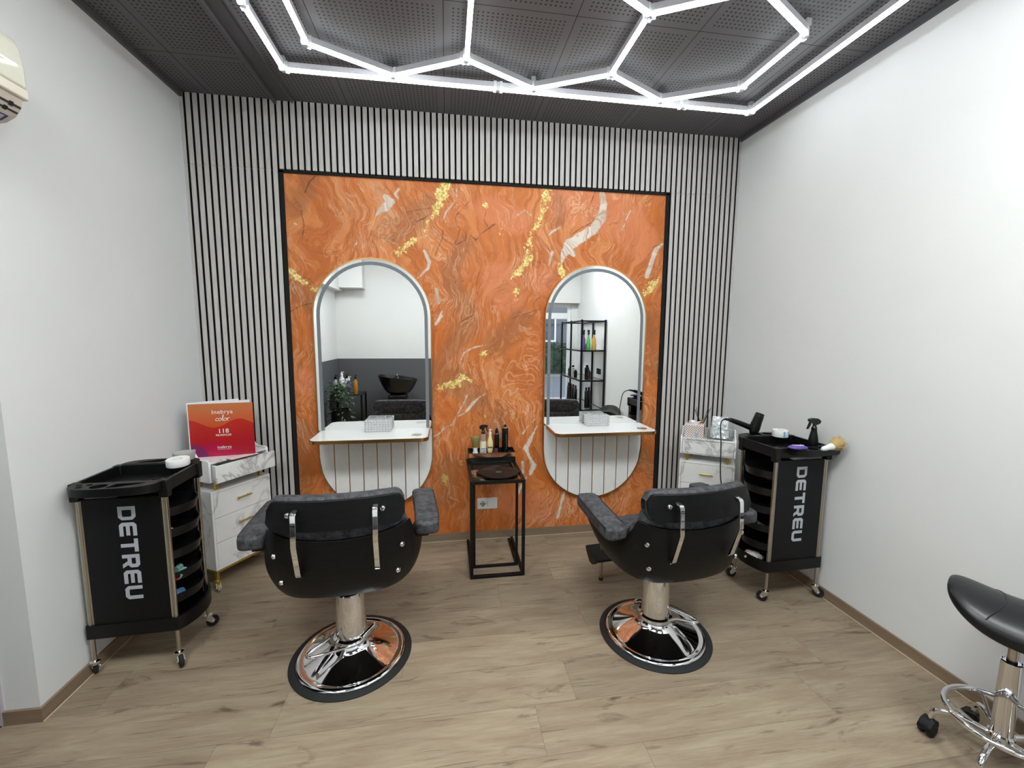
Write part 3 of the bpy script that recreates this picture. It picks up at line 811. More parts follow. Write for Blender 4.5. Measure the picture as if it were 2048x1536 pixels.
# ------------------------------------------------------------------ small bottles and brushes
M_BRIS = plain('bristle', (176, 150, 96), .9, nscale=200, var=.25)
M_BRISG = plain('bristle_olive', (128, 118, 66), .9, nscale=200, var=.25)
def trigger_head(m, z, s=1, ang=0, mi=0):
    """spray trigger: collar, neck, head and lever, pointing towards -x before turning"""
    T = Matrix.Rotation(ang, 4, 'Z')
    m.lathe([(.011*s, z), (.012*s, z+.012*s), (.009*s, z+.016*s), (.007*s, z+.03*s)], 14, mi, M=T)
    m.prism([(-.026*s, z+.040*s), (-.028*s, z+.050*s), (-.012*s, z+.056*s), (.012*s, z+.054*s), (.024*s, z+.044*s), (.022*s, z+.034*s), (.008*s, z+.026*s), (-.006*s, z+.028*s), (-.010*s, z+.040*s)], -.0075*s, .0075*s, 'y', mi, M=T)
    m.prism([(-.016*s, z+.042*s), (-.022*s, z+.040*s), (-.030*s, z+.014*s), (-.034*s, z+.006*s), (-.028*s, z+.008*s), (-.019*s, z+.026*s)], -.005*s, .005*s, 'y', mi, M=T)

def brush_upright(x, y, z, label):
    t = thing('neck_brush', label, 'brush', (x, y, z))
    m = MB(); m.lathe([(.020, 0), (.019, .008), (.0150, .02), (.0150, .034), (.018, .048)], 20); m.build('handle', M_WHITEP, t)
    m = MB(); m.lathe([(.0175, .046), (.021, .062), (.028, .092), (.031, .112), (.028, .122), (.014, .129), (0, .131)], 22); m.build('bristles', M_BRISG, t)
TT = .665
def bottle(name, label, cat, x, y, z, prof, mat, parts, rz=0, group=None):
    t = thing(name, label, cat, (x, y, z), rz, group)
    m = MB(); m.lathe(prof, 24); m.build('body', mat, t)
    for nm, mt, fn in parts:
        m = MB(); fn(m); m.build(nm, mt, t)
    return t

# ------------------------------------------------------------------ nesting tables
def frame_table(label, x0, x1, yf, yb, ztop, s, glass_top, cat='side table'):
    cx, cy = (x0+x1)/2, (yf+yb)/2
    t = thing('nesting_table', label, cat, (cx, cy, 0))
    T = Matrix.Translation((-cx, -cy, 0))
    h = s/2
    def bar(nm, a, b):
        m = MB(); m.T = T
        lo = [min(a[i], b[i])-h for i in range(3)]; hi = [max(a[i], b[i])+h for i in range(3)]
        m.box(lo[0], hi[0], lo[1], hi[1], lo[2], hi[2]); return m.build(nm, M_BLACKM, t, bevel=.0012)
    zb, zt = h, ztop-h
    a0, a1 = x0+h, x1-h
    bar('leg', (a0, yf+h, zb+s), (a0, yf+h, zt-s)); bar('leg', (a1, yf+h, zb+s), (a1, yf+h, zt-s))
    bar('floor_bar', (a0, yf+h, zb), (a0, yb-h, zb)); bar('floor_bar', (a1, yf+h, zb), (a1, yb-h, zb)); bar('cross_bar', (a0+s, yf+h, zb), (a1-s, yf+h, zb))
    m = MB(); m.T = T
    v, f = plate([[(x0, yf), (x1, yf), (x1, yb), (x0, yb)], [(x0+s, yf+s), (x1-s, yf+s), (x1-s, yb-s), (x0+s, yb-s)]], s)
    m.add(v, f, M=Matrix.Translation((0, 0, ztop-s))); m.build('top_frame', M_BLACKM, t, bevel=.001)
    m = MB(); m.T = T; m.box(x0+s+.0005, x1-s-.0005, yf+s+.0005, yb-s-.0005, ztop-.007, ztop-.0015)
    m.build('glass_top', NT('smoked_glass').fin(lin((206, 200, 198)), .01, 0, Transmission_Weight=1.0, IOR=1.5), t, smooth=False)
    return t
frame_table('tall black steel frame table with glass top, outer one of the nested pair', -.012, .328, -.522, -.03, .622, .019, True)
frame_table('lower black steel frame table, nested inside the taller one', .012, .304, -.40, -.045, .592, .016, True)

# copper-edged tray
t = thing('serving_tray', 'black tray with mirrored copper rim at the back of the small table', 'tray', (.162, -.082, .6215))
m = MB(); m.box(-.163, .163, -.072, .072, 0, .055)
for a in ((-.163, .163, -.072, -.068), (-.163, .163, .068, .072), (-.163, -.159, -.068, .068), (.159, .163, -.068, .068)): m.box(*a, .055, .072)
m.build('tray_body', M_BLACKG, t, bevel=.0008)
m = MB(); m.box(-.161, .161, -.0735, -.0722, .042, .071); m.build('copper_band', M_COPPER, t, smooth=False)
TZ = .677
def tp(px, py): 
    p = at(px, py, 2, TZ); return p[0], p[1]
brush_upright(.048, -.105, TZ, 'neck brush with olive bristles standing in the copper-rimmed tray')
M_MILK = plain('cream_liquid', (226, 216, 186), .3)
def liquid_bottle():
    t = thing('spray_bottle', 'clear trigger spray bottle half full of cream liquid in the copper tray', 'bottle', (.103, -.100, TZ))
    prof = [(.0195, 0), (.0225, .004), (.0225, .055), (.0215, .068), (.0185, .105), (.0165, .138), (.0165, .142)]
    m = MB(); m.lathe(prof, 24); m.build('clear_shell', NT('bottle_shell').fin(lin((232, 226, 224)), .05, 0, Transmission_Weight=.75, IOR=1.3), t)
    m = MB(); m.lathe([(.0199, .001), (.0230, .004), (.0230, .055), (.0222, .068), (.0205, .090), (0, .0905)], 24); m.build('cream_filling', M_MILK, t)
    m = MB(); m.lathe([(.0234, .008), (.0236, .009), (.0236, .042), (.0234, .043)], 24); lb = m.build('paper_label', plain('grey_label', (196, 192, 190), .5), t)
    m = MB(); v, f = text('2', .014, .0004); m.add(v, f, M=facing(.005, -.0239, .018)); m.box(-.010, -.001, -.0243, -.0236, .014, .0155); m.box(-.012, .014, -.0243, -.0236, .039, .042)
    m.build('label_print', M_BLACK, lb, smooth=False)
    m = MB(); trigger_head(m, .140, 1.15, PI); m.build('trigger', M_BLACKG, t)
liquid_bottle()
M_BLON = plain('blonde_oil', (224, 208, 158), .22)
def oil():
    t = thing('serum_bottle', 'pale yellow curved pump bottle in the copper tray', 'bottle', (.153, -.080, TZ))
    m = MB(); m.lathe([(.017, 0), (.0195, .003), (.0205, .02), (.0220, .058), (.0210, .076), (.0145, .100), (.0095, .122), (.0095, .130)], 24); b = m.build('body', M_BLON, t)
    m = MB(); m.lathe([(.0105, .1295), (.0105, .145), (.005, .147), (.005, .160), (.0065, .161), (.0065, .168), (.0, .169)], 16); m.box(-.006, .014, -.003, .003, .162, .166); m.build('pump', M_WHITEP, t)
    m = MB(); v, f = text('BLAIR', .0125, .0004); m.add(v, f, M=facing(0, -.0222, .038)); m.build('label_print', M_BLACK, b, smooth=False)
oil()
bottle('hair_serum', 'slim dark bottle with pointed cap between the pump bottle and the black can', 'bottle', .205, -.045, TZ,
       [(.0165, 0), (.0175, .003), (.0175, .118), (.015, .126), (.0115, .130)], M_BLACKG,
       [('pointed_cap', M_BLACK, lambda m: m.lathe([(.0125, .128), (.012, .142), (.007, .160), (.005, .166), (0, .167)], 18)),
        ('collar', plain('dark_grey', (74, 78, 80), .3), lambda m: m.lathe([(.0152, .124), (.0158, .128), (.0125, .132)], 18))])
bottle('hairspray_can', 'tall black aerosol can at the right of the copper tray', 'can', .264, -.055, TZ,
       [(.0215, 0), (.0225, .003), (.0225, .166), (.0215, .169)], M_BLACKG,
       [('silver_collar', M_STEEL, lambda m: m.lathe([(.0215, .168), (.020, .175), (.012, .178)], 22)),
        ('nozzle', M_BLACK, lambda m: m.lathe([(.0095, .176), (.0095, .185), (.006, .193), (0, .194)], 16)),
        ('side_print', plain('print_grey', (92, 92, 94), .5), lambda m: [m.box(.004, .0095, -.0228, -.0216, .02+.012*k, .027+.012*k) for k in range(9)])])
bottle('wax_jar', 'small jar with dark lid and crimson label in the copper tray', 'jar', .190, -.115, TZ,
       [(.0145, 0), (.0155, .002), (.0155, .022), (.0145, .023)], plain('crimson', (170, 36, 58), .35),
       [('lid', plain('dark_lid', (44, 44, 48), .4), lambda m: m.lathe([(.0160, .022), (.0162, .034), (.0150, .036), (0, .036)], 20))])

# black oval hair iron rest / speaker on the table
t = thing('oval_heat_mat', 'black pointed oval mat with grey emblem lying on the glass table', 'mat', (.177, -.375, .6225), R(-3))
def lens(L, Wd, n=40):
    out = []
    for k in range(n+1):
        x = -L+2*L*k/n; out.append((x, -Wd*(1-(abs(x)/L)**2.1)))
    for k in range(1, n):
        x = L-2*L*k/n; out.append((x, Wd*(1-(abs(x)/L)**2.1)))
    return out
m = MB()
o1, o2, o3 = lens(.144, .128), lens(.144, .132), lens(.118, .10)
n = len(o1)
vs = [(x*.97, y*.97, 0) for x, y in o1]+[(x, y, .010) for x, y in o2]+[(x, y, .022) for x, y in o3]+[(0, 0, .025)]
fs = [tuple(range(n))[::-1]]+[(i, (i+1) % n, n+(i+1) % n, n+i) for i in range(n)]+[(n+i, n+(i+1) % n, 2*n+(i+1) % n, 2*n+i) for i in range(n)]+[(2*n+i, 2*n+(i+1) % n, 3*n) for i in range(n)]
m.add(vs, fs); m.build('mat_body', plain('black_satin', (14, 15, 17), .38, spec=.35), t)
m = MB()
for k in range(5): m.box(-.016+.0065*k, -.0128+.0065*k, .0, .048, .0242, .0262)
m.build('ribs', M_BLACKM, t)
M_EMB = plain('emblem_grey', (128, 128, 126), .5)
m = MB(); v, f = text('KEVIN', .013, .0003); m.add(v, f, M=Matrix.Translation((0, -.052, .0232)) @ Matrix.Rotation(.05, 4, 'X'))
v, f = plate([circ(0, -.048, .017), circ(0, -.048, .0158)], .0006); m.add(v, f, M=Matrix.Translation((0, 0, .0236)))
m.build('emblem', M_EMB, t, smooth=False)
m = MB(); m.tube([(-.012, .062, .0225), (-.016, .082, .0225), (-.006, .078, .0225), (-.002, .062, .0225), (.006, .080, .0225), (.014, .064, .0225), (.010, .084, .0225)], .0012, 6); 
m.build('logo_line', M_EMB, t)
# ------------------------------------------------------------------ casters
def caster(parent, x, y, z0, ang, r=.024, wd=.016, wheel=None, fork=None):
    """swivel caster under a leg whose foot is at height z0"""
    wheel = wheel or M_RUBBER; fork = fork or M_CHROME
    T = Matrix.Translation((x, y, 0)) @ Matrix.Rotation(ang, 4, 'Z')
    m = MB(); m.T = T
    m.lathe([(.010, z0+.012), (.018, z0+.008), (.020, z0), (.018, z0-.005), (.010, z0-.006)], 18)
    for s in (-1, 1):
        m.prism([(-.014, z0-.004), (.016, z0-.004), (.026, r+.006), (.020, r-.006), (.012, r-.006), (-.010, z0-.014)], s*(wd/2+.002), s*(wd/2+.0045), 'y')
    m.tube([(.017, -wd/2-.008, r), (.017, wd/2+.008, r)], .004, 8)
    c = m.build('caster', fork, parent)
    m = MB(); m.T = T @ Matrix.Translation((.017, 0, r)) @ Matrix.Rotation(PI/2, 4, 'X')
    m.lathe([(.006, -wd/2-.001), (r*.55, -wd/2-.001), (r*.6, -wd/2+.002), (r*.93, -wd/2), (r, -wd/2+.004), (r, wd/2-.004), (r*.93, wd/2), (r*.6, wd/2-.002), (r*.55, wd/2+.001), (.006, wd/2+.001)], 24)
    m.build('wheel', [wheel], c)
    return c

# ------------------------------------------------------------------ hairdressing trolleys
LOGO = {  # letter outlines in a unit cell, first loop outside, others holes
 'D': [[(0, 0), (.72, 0), (.92, .2), (.92, .8), (.72, 1), (0, 1)], [(.24, .23), (.24, .77), (.64, .77), (.70, .71), (.70, .29), (.64, .23)]],
 'E': [[(.16, 0), (.92, 0), (.92, .23), (.28, .23), (.24, .27), (.24, .385), (.88, .385), (.88, .60), (.24, .60), (.24, .73), (.28, .77), (.92, .77), (.92, 1), (.16, 1), (0, .84), (0, .16)]],
 'T': [[(.35, 0), (.59, 0), (.59, .77), (.92, .77), (.92, 1), (.02, 1), (.02, .77), (.35, .77)]],
 'R': [[(0, 0), (.24, 0), (.24, .30), (.45, .30), (.66, 0), (.93, 0), (.72, .31), (.90, .47), (.90, .85), (.74, 1), (0, 1)], [(.24, .53), (.24, .77), (.62, .77), (.66, .73), (.66, .57), (.62, .53)]],
 'U': [[(.18, 0), (.74, 0), (.92, .18), (.92, 1), (.68, 1), (.68, .28), (.63, .23), (.29, .23), (.24, .28), (.24, 1), (0, 1), (0, .18)]]}
M_LOGO = plain('logo_silver', (176, 180, 188), .4)
M_DRAW = plain('drawer_plastic', (20, 20, 21), .36, spec=.35)
def trolley(cx, cy, rz, sx, label, flap):
    """sx=+1: drawers open towards +x, -1 towards -x"""
    t = thing('salon_trolley', label, 'trolley', (cx, cy, 0), rz, 'black salon trolleys on casters')
    hw, hd = .165, .128
    for x, y, a in ((-hw, -hd, 2.2), (hw, -hd, -.9), (hw, hd, .6), (-hw, hd, 2.6)):
        m = MB(); m.tube([(x, y, .062), (x, y, .83)], .0085, 12)
        m.tube([(x+(.012 if x < 0 else -.012), y, .20), (x+(.012 if x < 0 else -.012), y, .80)], .006, 8)
        p = m.build('pole', M_STEEL, t)
        caster(p, x, y, .058, a, .028, .016)
    # bottom tray bulges on the open side
    def outline(off=0, bulge=.045):
        a, b = hw+.014+off, hd+.012+off
        o = [(-sx*a, -b), (sx*a*.98, -b)]
        for k in range(1, 12):
            s = -1+2*k/12; o.append((sx*(a+bulge*(1-s*s)), b*s))
        o += [(sx*a*.98, b), (-sx*a, b)]
        return o
    m = MB(); m.prism(outline(), .172, .180, 'z')
    v, f = plate([outline(), [(x*.95, y*.94) for x, y in outline()]], .055); m.add(v, f, M=Matrix.Translation((0, 0, .18)))
    m.build('bottom_tray', M_BLACK, t, bevel=.003)
    for s in (-1, 1):
        y = s*(hd+.001)
        m = MB(); m.box(-hw+.018, hw-.018, y-.005, y+.005, .232, .80)
        pn = m.build('side_panel', plain('black_panel', (11, 12, 13), .5, spec=.25), t, bevel=.002)
        if s < 0:
            m = MB(); hgt = .066; adv = .0722; tot = adv*6
            for k, ch in enumerate('DETREU'):
                v, f = plate([[(x*.066, yy*hgt) for x, yy in lp] for lp in LOGO[ch]], .0006)
                # reading from top to bottom: letter x runs down, letter y runs towards +x
                M = Matrix.Translation(((-.018 if sx > 0 else -.030), y-.0052, .762-adv*k)) @ Matrix(((0, 1, 0, 0), (0, 0, -1, 0), (-1, 0, 0, 0), (0, 0, 0, 1)))
                m.add(v, f, M=M)
            m.build('logo_letters', M_LOGO, pn, smooth=False)
    # drawers
    for k, z in enumerate((.690, .592, .490, .385, .282)):
        m = MB(); a, b = hw-.012, hd-.016
        o = [(-sx*a, -b), (sx*a, -b)]+[(sx*(a+.058*(1-s*s)), b*s) for s in (-.8, -.6, -.4, -.2, 0, .2, .4, .6, .8)]+[(sx*a, b), (-sx*a, b)]
        m.prism([(x*.97, y*.97) for x, y in o], z, z+.003, 'z')
        n = len(o); vs = [(x*.965, y*.965, z) for x, y in o]+[(x*1.02, y*1.02, z+.042) for x, y in o]+[(x*.99, y*.99, z+.042) for x, y in o]+[(x*.945, y*.945, z+.002) for x, y in o]
        fs = []
        for i in range(n):
            j = (i+1) % n
            fs += [(i, j, n+j, n+i), (n+i, n+j, 2*n+j, 2*n+i), (2*n+i, 2*n+j, 3*n+j, 3*n+i)]
        m.add(vs, fs); m.box(-.15, .15, -b-.009, -b-.003, z+.02, z+.03); m.box(-.15, .15, b+.003, b+.009, z+.02, z+.03)
        m.build('drawer', M_DRAW, t)
    # top tray
    a, b = hw+.012, hd+.010
    m = MB(); m.box(-a, a, -b, b, .815, .822)
    v, f = plate([rrect(-a, a, -b, b, .008), rrect(-a+.012, a-.012, -b+.012, b-.012, .01)], .05); m.add(v, f, M=Matrix.Translation((0, 0, .820)))
    for x in (-hw, hw):
        for y in (-hd, hd): m.box(x-.017, x+.017, y-.017, y+.017, .795, .872)
    m.build('top_tray', M_BLACK, t, bevel=.003)
    m = MB(); m.box(sx*.09-.002, sx*.09+.002, -.06, -b+.012, .823, .855); m.tube([(sx*(.11+.022*math.cos(q)), -.085+.022*math.sin(q), .858) for q in np.linspace(0, 2*PI, 20)[:-1]], .003, 8, closed=True)
    m.build('tray_divider', M_BLACK, t)
    # swing-out accessory trays with holes
    def acc(name, T, mirror=1):
        L, Dp = (.166 if T.translation.x == 0 else .160), .082
        out = [(-L, 0), (L, 0)]+[(L*math.cos(q)**.55 if math.cos(q) > 0 else -L*(-math.cos(q))**.55, -Dp*math.sin(q)**.8) for q in np.linspace(.05, PI-.05, 26)]
        out = [(mirror*x, y) for x, y in out]
        big = circ(mirror*-.045, -.044, .03, 24, .026)
        holes = [big, circ(mirror*-.128, -.022, .012, 12, .010), circ(mirror*-.092, -.020, .012, 12, .010), rrect(*sorted((mirror*-.125, mirror*-.100)), -.056, -.040, .004),
                 [(mirror*x, y) for x, y in ((.005, -.02), (.115, -.018), (.10, -.034), (.03, -.066), (-.008, -.070))]]
        m = MB(); m.T = T; v, f = plate([out]+holes, .032); m.add(v, f, M=Matrix.Translation((0, 0, -.032)))
        m.prism(out, -.034, -.032, 'z')
        return m.build(name, M_BLACK, t, bevel=.0015)
    acc('accessory_tray', Matrix.Translation((0, b, .872)) @ Matrix.Rotation(PI, 4, 'Z'))
    if flap:   # swung outwards
        acc('accessory_tray', Matrix.Translation((.050, -b+.002, .874)) @ Matrix.Rotation(R(6), 4, 'Z'))
    else:
        acc('accessory_tray', Matrix.Translation((0, -b, .871)))
    return t
trolley(-1.525, -.893, R(2), 1, 'black salon trolley at the left wall with white neck-paper roll on top', False)
TRR = trolley(1.797, -.842, R(2), -1, 'black salon trolley at the right wall with hair dryer and spray bottle on top', True)
TRR.scale = (1, 1, 1.03)

# drawer contents
def lump(name, label, cat, x, y, z, r, mat, seed):
    rnd = random.Random(seed); m = MB()
    m.grid(lambda u, v: (r*math.sin(PI*v)*math.cos(2*PI*u)*(1+.35*math.sin(7*u*2*PI+seed)*math.sin(3*PI*v)), r*math.sin(PI*v)*math.sin(2*PI*u)*(1+.3*math.cos(5*u*2*PI+seed*2)), r*.6*(1-math.cos(PI*v))), 24, 10)
    return tag(m.build(name, mat, loc=(x, y, z)), label, cat)
lump('cloth_wad', 'crumpled blue and white cloth in the lowest drawer of the left trolley', 'cloth', -1.385, -.945, .286, .03, plain('blue_cloth', (90, 130, 178), .8, nscale=60, var=.6), 3)
lump('paper_wad', 'crumpled white tissue in the second drawer of the left trolley', 'tissue', -1.39, -.95, .596, .02, plain('tissue_white', (190, 188, 186), .8), 5)
t = thing('hair_clip', 'mint green hair roller in the fourth drawer of the left trolley', 'roller', (-1.36, -.955, .404))
m = MB(); m.tube([(0, -.02, 0), (0, .03, 0)], .016, 16); m.build('roller_body', plain('mint', (128, 170, 164), .5), t)
m = MB(); m.tube([(-.018, .0, .018), (-.018, .035, .018)], .013, 14); m.build('second_roller', plain('mint2', (120, 158, 152), .5), t)
m = MB(); m.tube([(.01, -.03, -.008), (-.006, -.032, -.012)], .004, 8); m.build('red_tip', plain('red', (190, 40, 40), .4), t)
lump('hair_ties', 'dark red hair accessory in the top drawer of the right trolley', 'hair accessory', 1.665, -.915, .694, .022, plain('dark_red', (120, 30, 40), .6), 2)
M_WOODB = plain('brown_wood', (140, 104, 70), .5)
def stick(name, label, cat, a, b, r, mat):
    m = MB(); m.tube([a, ((a[0]+b[0])/2, (a[1]+b[1])/2, (a[2]+b[2])/2), b], [r*.7, r, r*.6], 10); return tag(m.build(name, mat), label, cat)
stick('brush_handle', 'wooden brush handle lying in the second drawer of the right trolley', 'brush', (1.60, -.80, .606), (1.68, -.92, .606), .007, M_WOODB)
stick('brush_handle', 'wooden brush handle lying in the third drawer of the right trolley', 'brush', (1.61, -.82, .504), (1.69, -.93, .504), .006, M_WOODB)
for k in range(4):
    stick('curling_rod', 'grey curling rod in the fourth drawer of the right trolley, '+['nearest the front pole', 'second from the front pole', 'third from the front pole', 'farthest from the front pole'][k], 'hair tool',
          (1.60, -.925+.05*k, .448), (1.68, -.90+.045*k, .408), .006, plain('rod_grey', (70, 74, 80), .3))
lump('film_bag', 'crinkled clear and pink wrapping in the bottom tray of the right trolley', 'packaging', 1.625, -.875, .196, .045, plain('film', (186, 176, 176), .25, nscale=50, var=.5), 8)

# neck-paper rolls
def paper_roll(x, y, z, r, h, label, stripe=None, tilt=0):
    t = thing('neck_paper_roll', label, 'paper roll', (x, y, z)); t.rotation_euler = (tilt, 0, 0)
    m = MB(); m.lathe([(r*.45, 0), (r*.98, 0), (r, .002), (r, h-.002), (r*.98, h), (r*.45, h), (r*.45, 0)], 36); m.build('paper', M_WHITEP, t)
    if stripe:
        for a in (-1.9, -1.1):
            m = MB(); m.grid(lambda u, v: ((r+.0006)*math.cos(a+.25*u), (r+.0006)*math.sin(a+.25*u), h*(.08+.84*v)), 4, 2); m.build('blue_print', plain('blue_print', (110, 170, 206), .5), t)
    return t
paper_roll(-1.42, -.80, .871, .047, .032, 'white neck-paper roll on the left trolley', tilt=R(4))
paper_roll(1.862, -.735, .8985, .044, .040, 'white neck-paper roll with blue print on the right trolley', True)
# clear plastic cup behind the left roll
t = thing('plastic_tub', 'clear shallow plastic tub on the far corner of the left trolley', 'tub', (-1.445, -.705, .873))
m = MB(); m.lathe([(.0, .002), (.040, .002), (.046, .036), (.048, .036), (.0415, 0), (0, 0)], 28); m.build('tub_wall', NT('tub_plastic').fin(lin((210, 208, 204)), .2, 0, Transmission_Weight=.5, IOR=1.3), t)

# ------------------------------------------------------------------ hair dryer, spray bottle, brushes on the right trolley
def pt(px, py, axis, val): return Vector(at(px, py, axis, val))
t = thing('hair_dryer', 'black hair dryer lying on the back of the right trolley', 'hair dryer', (1.715, -.690, .8985))
a0, a1 = Vector((.0, .0, .028)), Vector((.022, -.012, .118))
m = MB(); m.tube([a0, a0.lerp(a1, .25), a0.lerp(a1, .6), a1], [.030, .031, .028, .026], 22); bd = m.build('barrel', M_BLACK, t)
m = MB(); m.tube([a0+(a0-a1).normalized()*.001, a0+(a0-a1).normalized()*.022], [.026, .015], 22); m.build('rear_filter', M_BLACKG, bd)
m = MB(); m.tube([a1, a1+(a1-a0).normalized()*.02], [.0262, .024], 22, cap=False); m.build('nozzle', M_BLACKG, bd)
m = MB(); m.tube([(-.012, .0, .045), (-.06, .0, .064), (-.125, -.005, .088), (-.165, -.01, .102)], [.017, .0165, .0155, .013], 16); m.build('handle', M_BLACK, t, )
m = MB(); m.tube([(-.163, -.01, .101), (-.20, -.014, .108), (-.215, -.016, .107)], [.010, .007, .005], 12); m.build('cord_sleeve', M_RUBBER, t)
m = MB()
cord = [(-.213, -.016, .107), (-.240, -.03, .096), (-.256, -.05, .06), (-.262, -.07, -.02), (-.268, -.085, -.12), (-.265, -.09, -.22), (-.245, -.09, -.34), (-.24, -.085, -.5), (-.21, -.08, -.62), (-.17, -.07, -.72), (-.12, -.05, -.80), (-.07, .0, -.855), (-.04, .05, -.868), (-.10, .07, -.868), (-.2, .06, -.868)]
def smooth(pts, n=6):
    P = [Vector(p) for p in pts]; P = [P[0]]+P+[P[-1]]; out = []
    for i in range(1, len(P)-2):
        for k in range(n):
            s = k/n; a, b, c, d = P[i-1], P[i], P[i+1], P[i+2]
            out.append(.5*((2*b)+(c-a)*s+(2*a-5*b+4*c-d)*s*s+(3*b-a-3*c+d)*s**3))
    out.append(P[-2]); return out
m.tube(smooth(cord), .0036, 8); m.build('power_cord', M_RUBBER, t)

t = thing('spray_bottle', 'black trigger spray bottle on the right trolley', 'bottle', (1.893, -.940, .8985), R(-8))
m = MB(); m.lathe([(.024, 0), (.025, .004), (.024, .03), (.0185, .062), (.0145, .078), (.0145, .084)], 24); m.build('body', M_BLACK, t)
m = MB(); trigger_head(m, .082, 1.25, 0); m.build('trigger', M_BLACKG, t)

t = thing('hair_brush', 'purple oval detangling brush on the swung-out tray of the right trolley', 'brush', (1.715, -1.03, .9005), R(-6))
m = MB(); m.grid(lambda u, v: (.052*math.sin(PI*v)*math.cos(2*PI*u), .030*math.sin(PI*v)*math.sin(2*PI*u), .012-.012*math.cos(PI*v)), 32, 12); m.build('brush_shell', plain('purple', (92, 66, 150), .3), t)
m = MB(); v, f = text('ba.belly', .020, .0006); m.add(v, f, M=Matrix.Translation((0, -.009, .0238)) @ Matrix.Rotation(R(6), 4, 'X')); m.build('white_lettering', M_WHITEP, t, smooth=False)

t = thing('neck_brush', 'white-handled neck brush with blond bristles lying on the right trolley tray', 'brush', (1.875, -1.065, .915), R(14))
m = MB(); m.tube([(-.066, 0, -.003), (-.055, 0, -.001), (-.03, 0, .0), (-.01, 0, .003), (.014, 0, .005)], [.006, .011, .0135, .0145, .019], 20); m.build('handle', M_WHITEP, t)
m = MB(); m.tube([(.012, 0, .005), (.03, 0, .009), (.058, 0, .014), (.070, 0, .017), (.076, 0, .018)], [.018, .024, .033, .030, .012], 26); 
for k in range(420):
    a, rr = random.random()*2*PI, .034*math.sqrt(random.random())
    p0 = Vector((.03, rr*.75*math.cos(a), .010+rr*.75*math.sin(a))); p1 = Vector((.078+.014*random.random()*(1.2-rr/.034), rr*1.25*math.cos(a), .018+rr*1.25*math.sin(a)))
    m.tube([p0, p1], [.0012, .0005], 3, cap=False)
m.build('bristles', M_BRIS, t)

# ------------------------------------------------------------------ marble dressers
def dresser(cx, cy, rz, depth, label, open_d, hw0=.187):
    """origin: middle of the front edge on the floor; front faces -y"""
    t = thing('marble_dresser', label, 'drawer unit', (cx, cy, 0), rz, 'white marble drawer units in the corners')
    hw, D = hw0, depth
    zb, zt = .125, .600
    m = MB(); s = .014
    m.box(-hw+.004, hw-.004, .004, D, zb-.016, zb-.001)
    for x in (-hw+.012, hw-.012):
        for y in (.014, D-.014): m.box(x-.008, x+.008, y-.008, y+.008, .062, zb-.016)
    m.build('brass_base', M_GOLDY, t, bevel=.001)
    for x, a in ((-hw+.012, -2.0), (hw-.012, -.6)):
        for y in (.014, D-.014): caster(t, x, y, .056, a, .022, .014, wheel=NT('clear_wheel').fin(lin((186, 184, 180)), .1, 0, Transmission_Weight=.4), fork=M_GOLDY)
    m = MB(); m.box(-hw, -hw+.014, 0, D, zb, zt-.014); m.box(hw-.014, hw, 0, D, zb, zt-.014); m.box(-hw, hw, 0, D, zt-.014, zt); m.box(-hw+.014, hw-.014, 0, D, zb, zb+.012); m.box(-hw+.014, hw-.014, D-.01, D, zb+.012, zt-.014)
    m.build('lower_carcass', M_MARBLE, t, bevel=.0015)
    hh = (zt-.014-zb-.012)/3
    for k in range(3):
        z0 = zb+.012+k*hh
        m = MB(); m.box(-hw+.0155, hw-.0155, .0015, .02, z0+.0015, z0+hh-.0015); m.box(-hw+.03, hw-.03, .02, D-.02, z0+.01, z0+hh-.03)
        d = m.build('drawer', M_MARBLE, t, bevel=.001)
        m = MB(); zc = z0+hh*.56; m.tube([(-.045, -.018, zc), (.045, -.018, zc)], .0052, 10); m.tube([(-.03, -.018, zc), (-.03, .002, zc)], .003, 8); m.tube([(.03, -.018, zc), (.03, .002, zc)], .003, 8)
        m.build('handle', M_GOLDY, d)
    for x in (-hw+.05, hw-.05):
        for y in (.025, D-.03): m = MB(); m.box(x-.009, x+.009, y-.009, y+.009, zt, .652); m.build('brass_spacer', M_GOLDY, t)
    # upper box with raised ogee sides
    u0, u1 = .652, .770
    side = [(0, u0-.0), (D, u0), (D, u1+.052), (D-.05, u1+.052), (D-.07, u1+.045), (D-.095, u1+.018), (D-.115, u1+.012), (.02, u1+.012), (.004, u1+.006), (0, u1)]
    m = MB(); m.prism(side, -hw, -hw+.013, 'x'); m.prism(side, hw-.013, hw, 'x')
    m.box(-hw+.013, hw-.013, 0.004, D, u0, u0+.010); m.box(-hw+.013, hw-.013, .002, D, u1-.012, u1); m.box(-hw+.013, hw-.013, D-.01, D, u1, u1+.05)
    m.box(-hw+.013, hw-.013, D-.01, D, u0+.01, u1-.012)
    m.build('upper_carcass', M_MARBLE, t, bevel=.0025)
    o = -open_d
    m = MB(); m.box(-hw+(.0145 if not open_d else .004), hw-(.0145 if not open_d else -.004), o+.0, o+.012, u0+.004 if open_d else u0+.011, u1-.014)
    m.box(-hw+.02, -hw+.03, o+.012, o+D-.03, u0+.014, u1-.018); m.box(hw-.03, hw-.02, o+.012, o+D-.03, u0+.014, u1-.018); m.box(-hw+.03, hw-.03, o+.012, o+D-.03, u0+.014, u0+.018)
    m.build('top_drawer', M_MARBLE, t, bevel=.001)
    return t
DL = dresser(-1.381, -.280, R(59.5), .195, 'white marble drawer unit with brass handles behind the left trolley, top drawer pulled open', .052)
DR = dresser(1.688, -.284, R(-34), .20, 'white marble drawer unit with brass handles in the right corner, drawers shut', 0, .181)


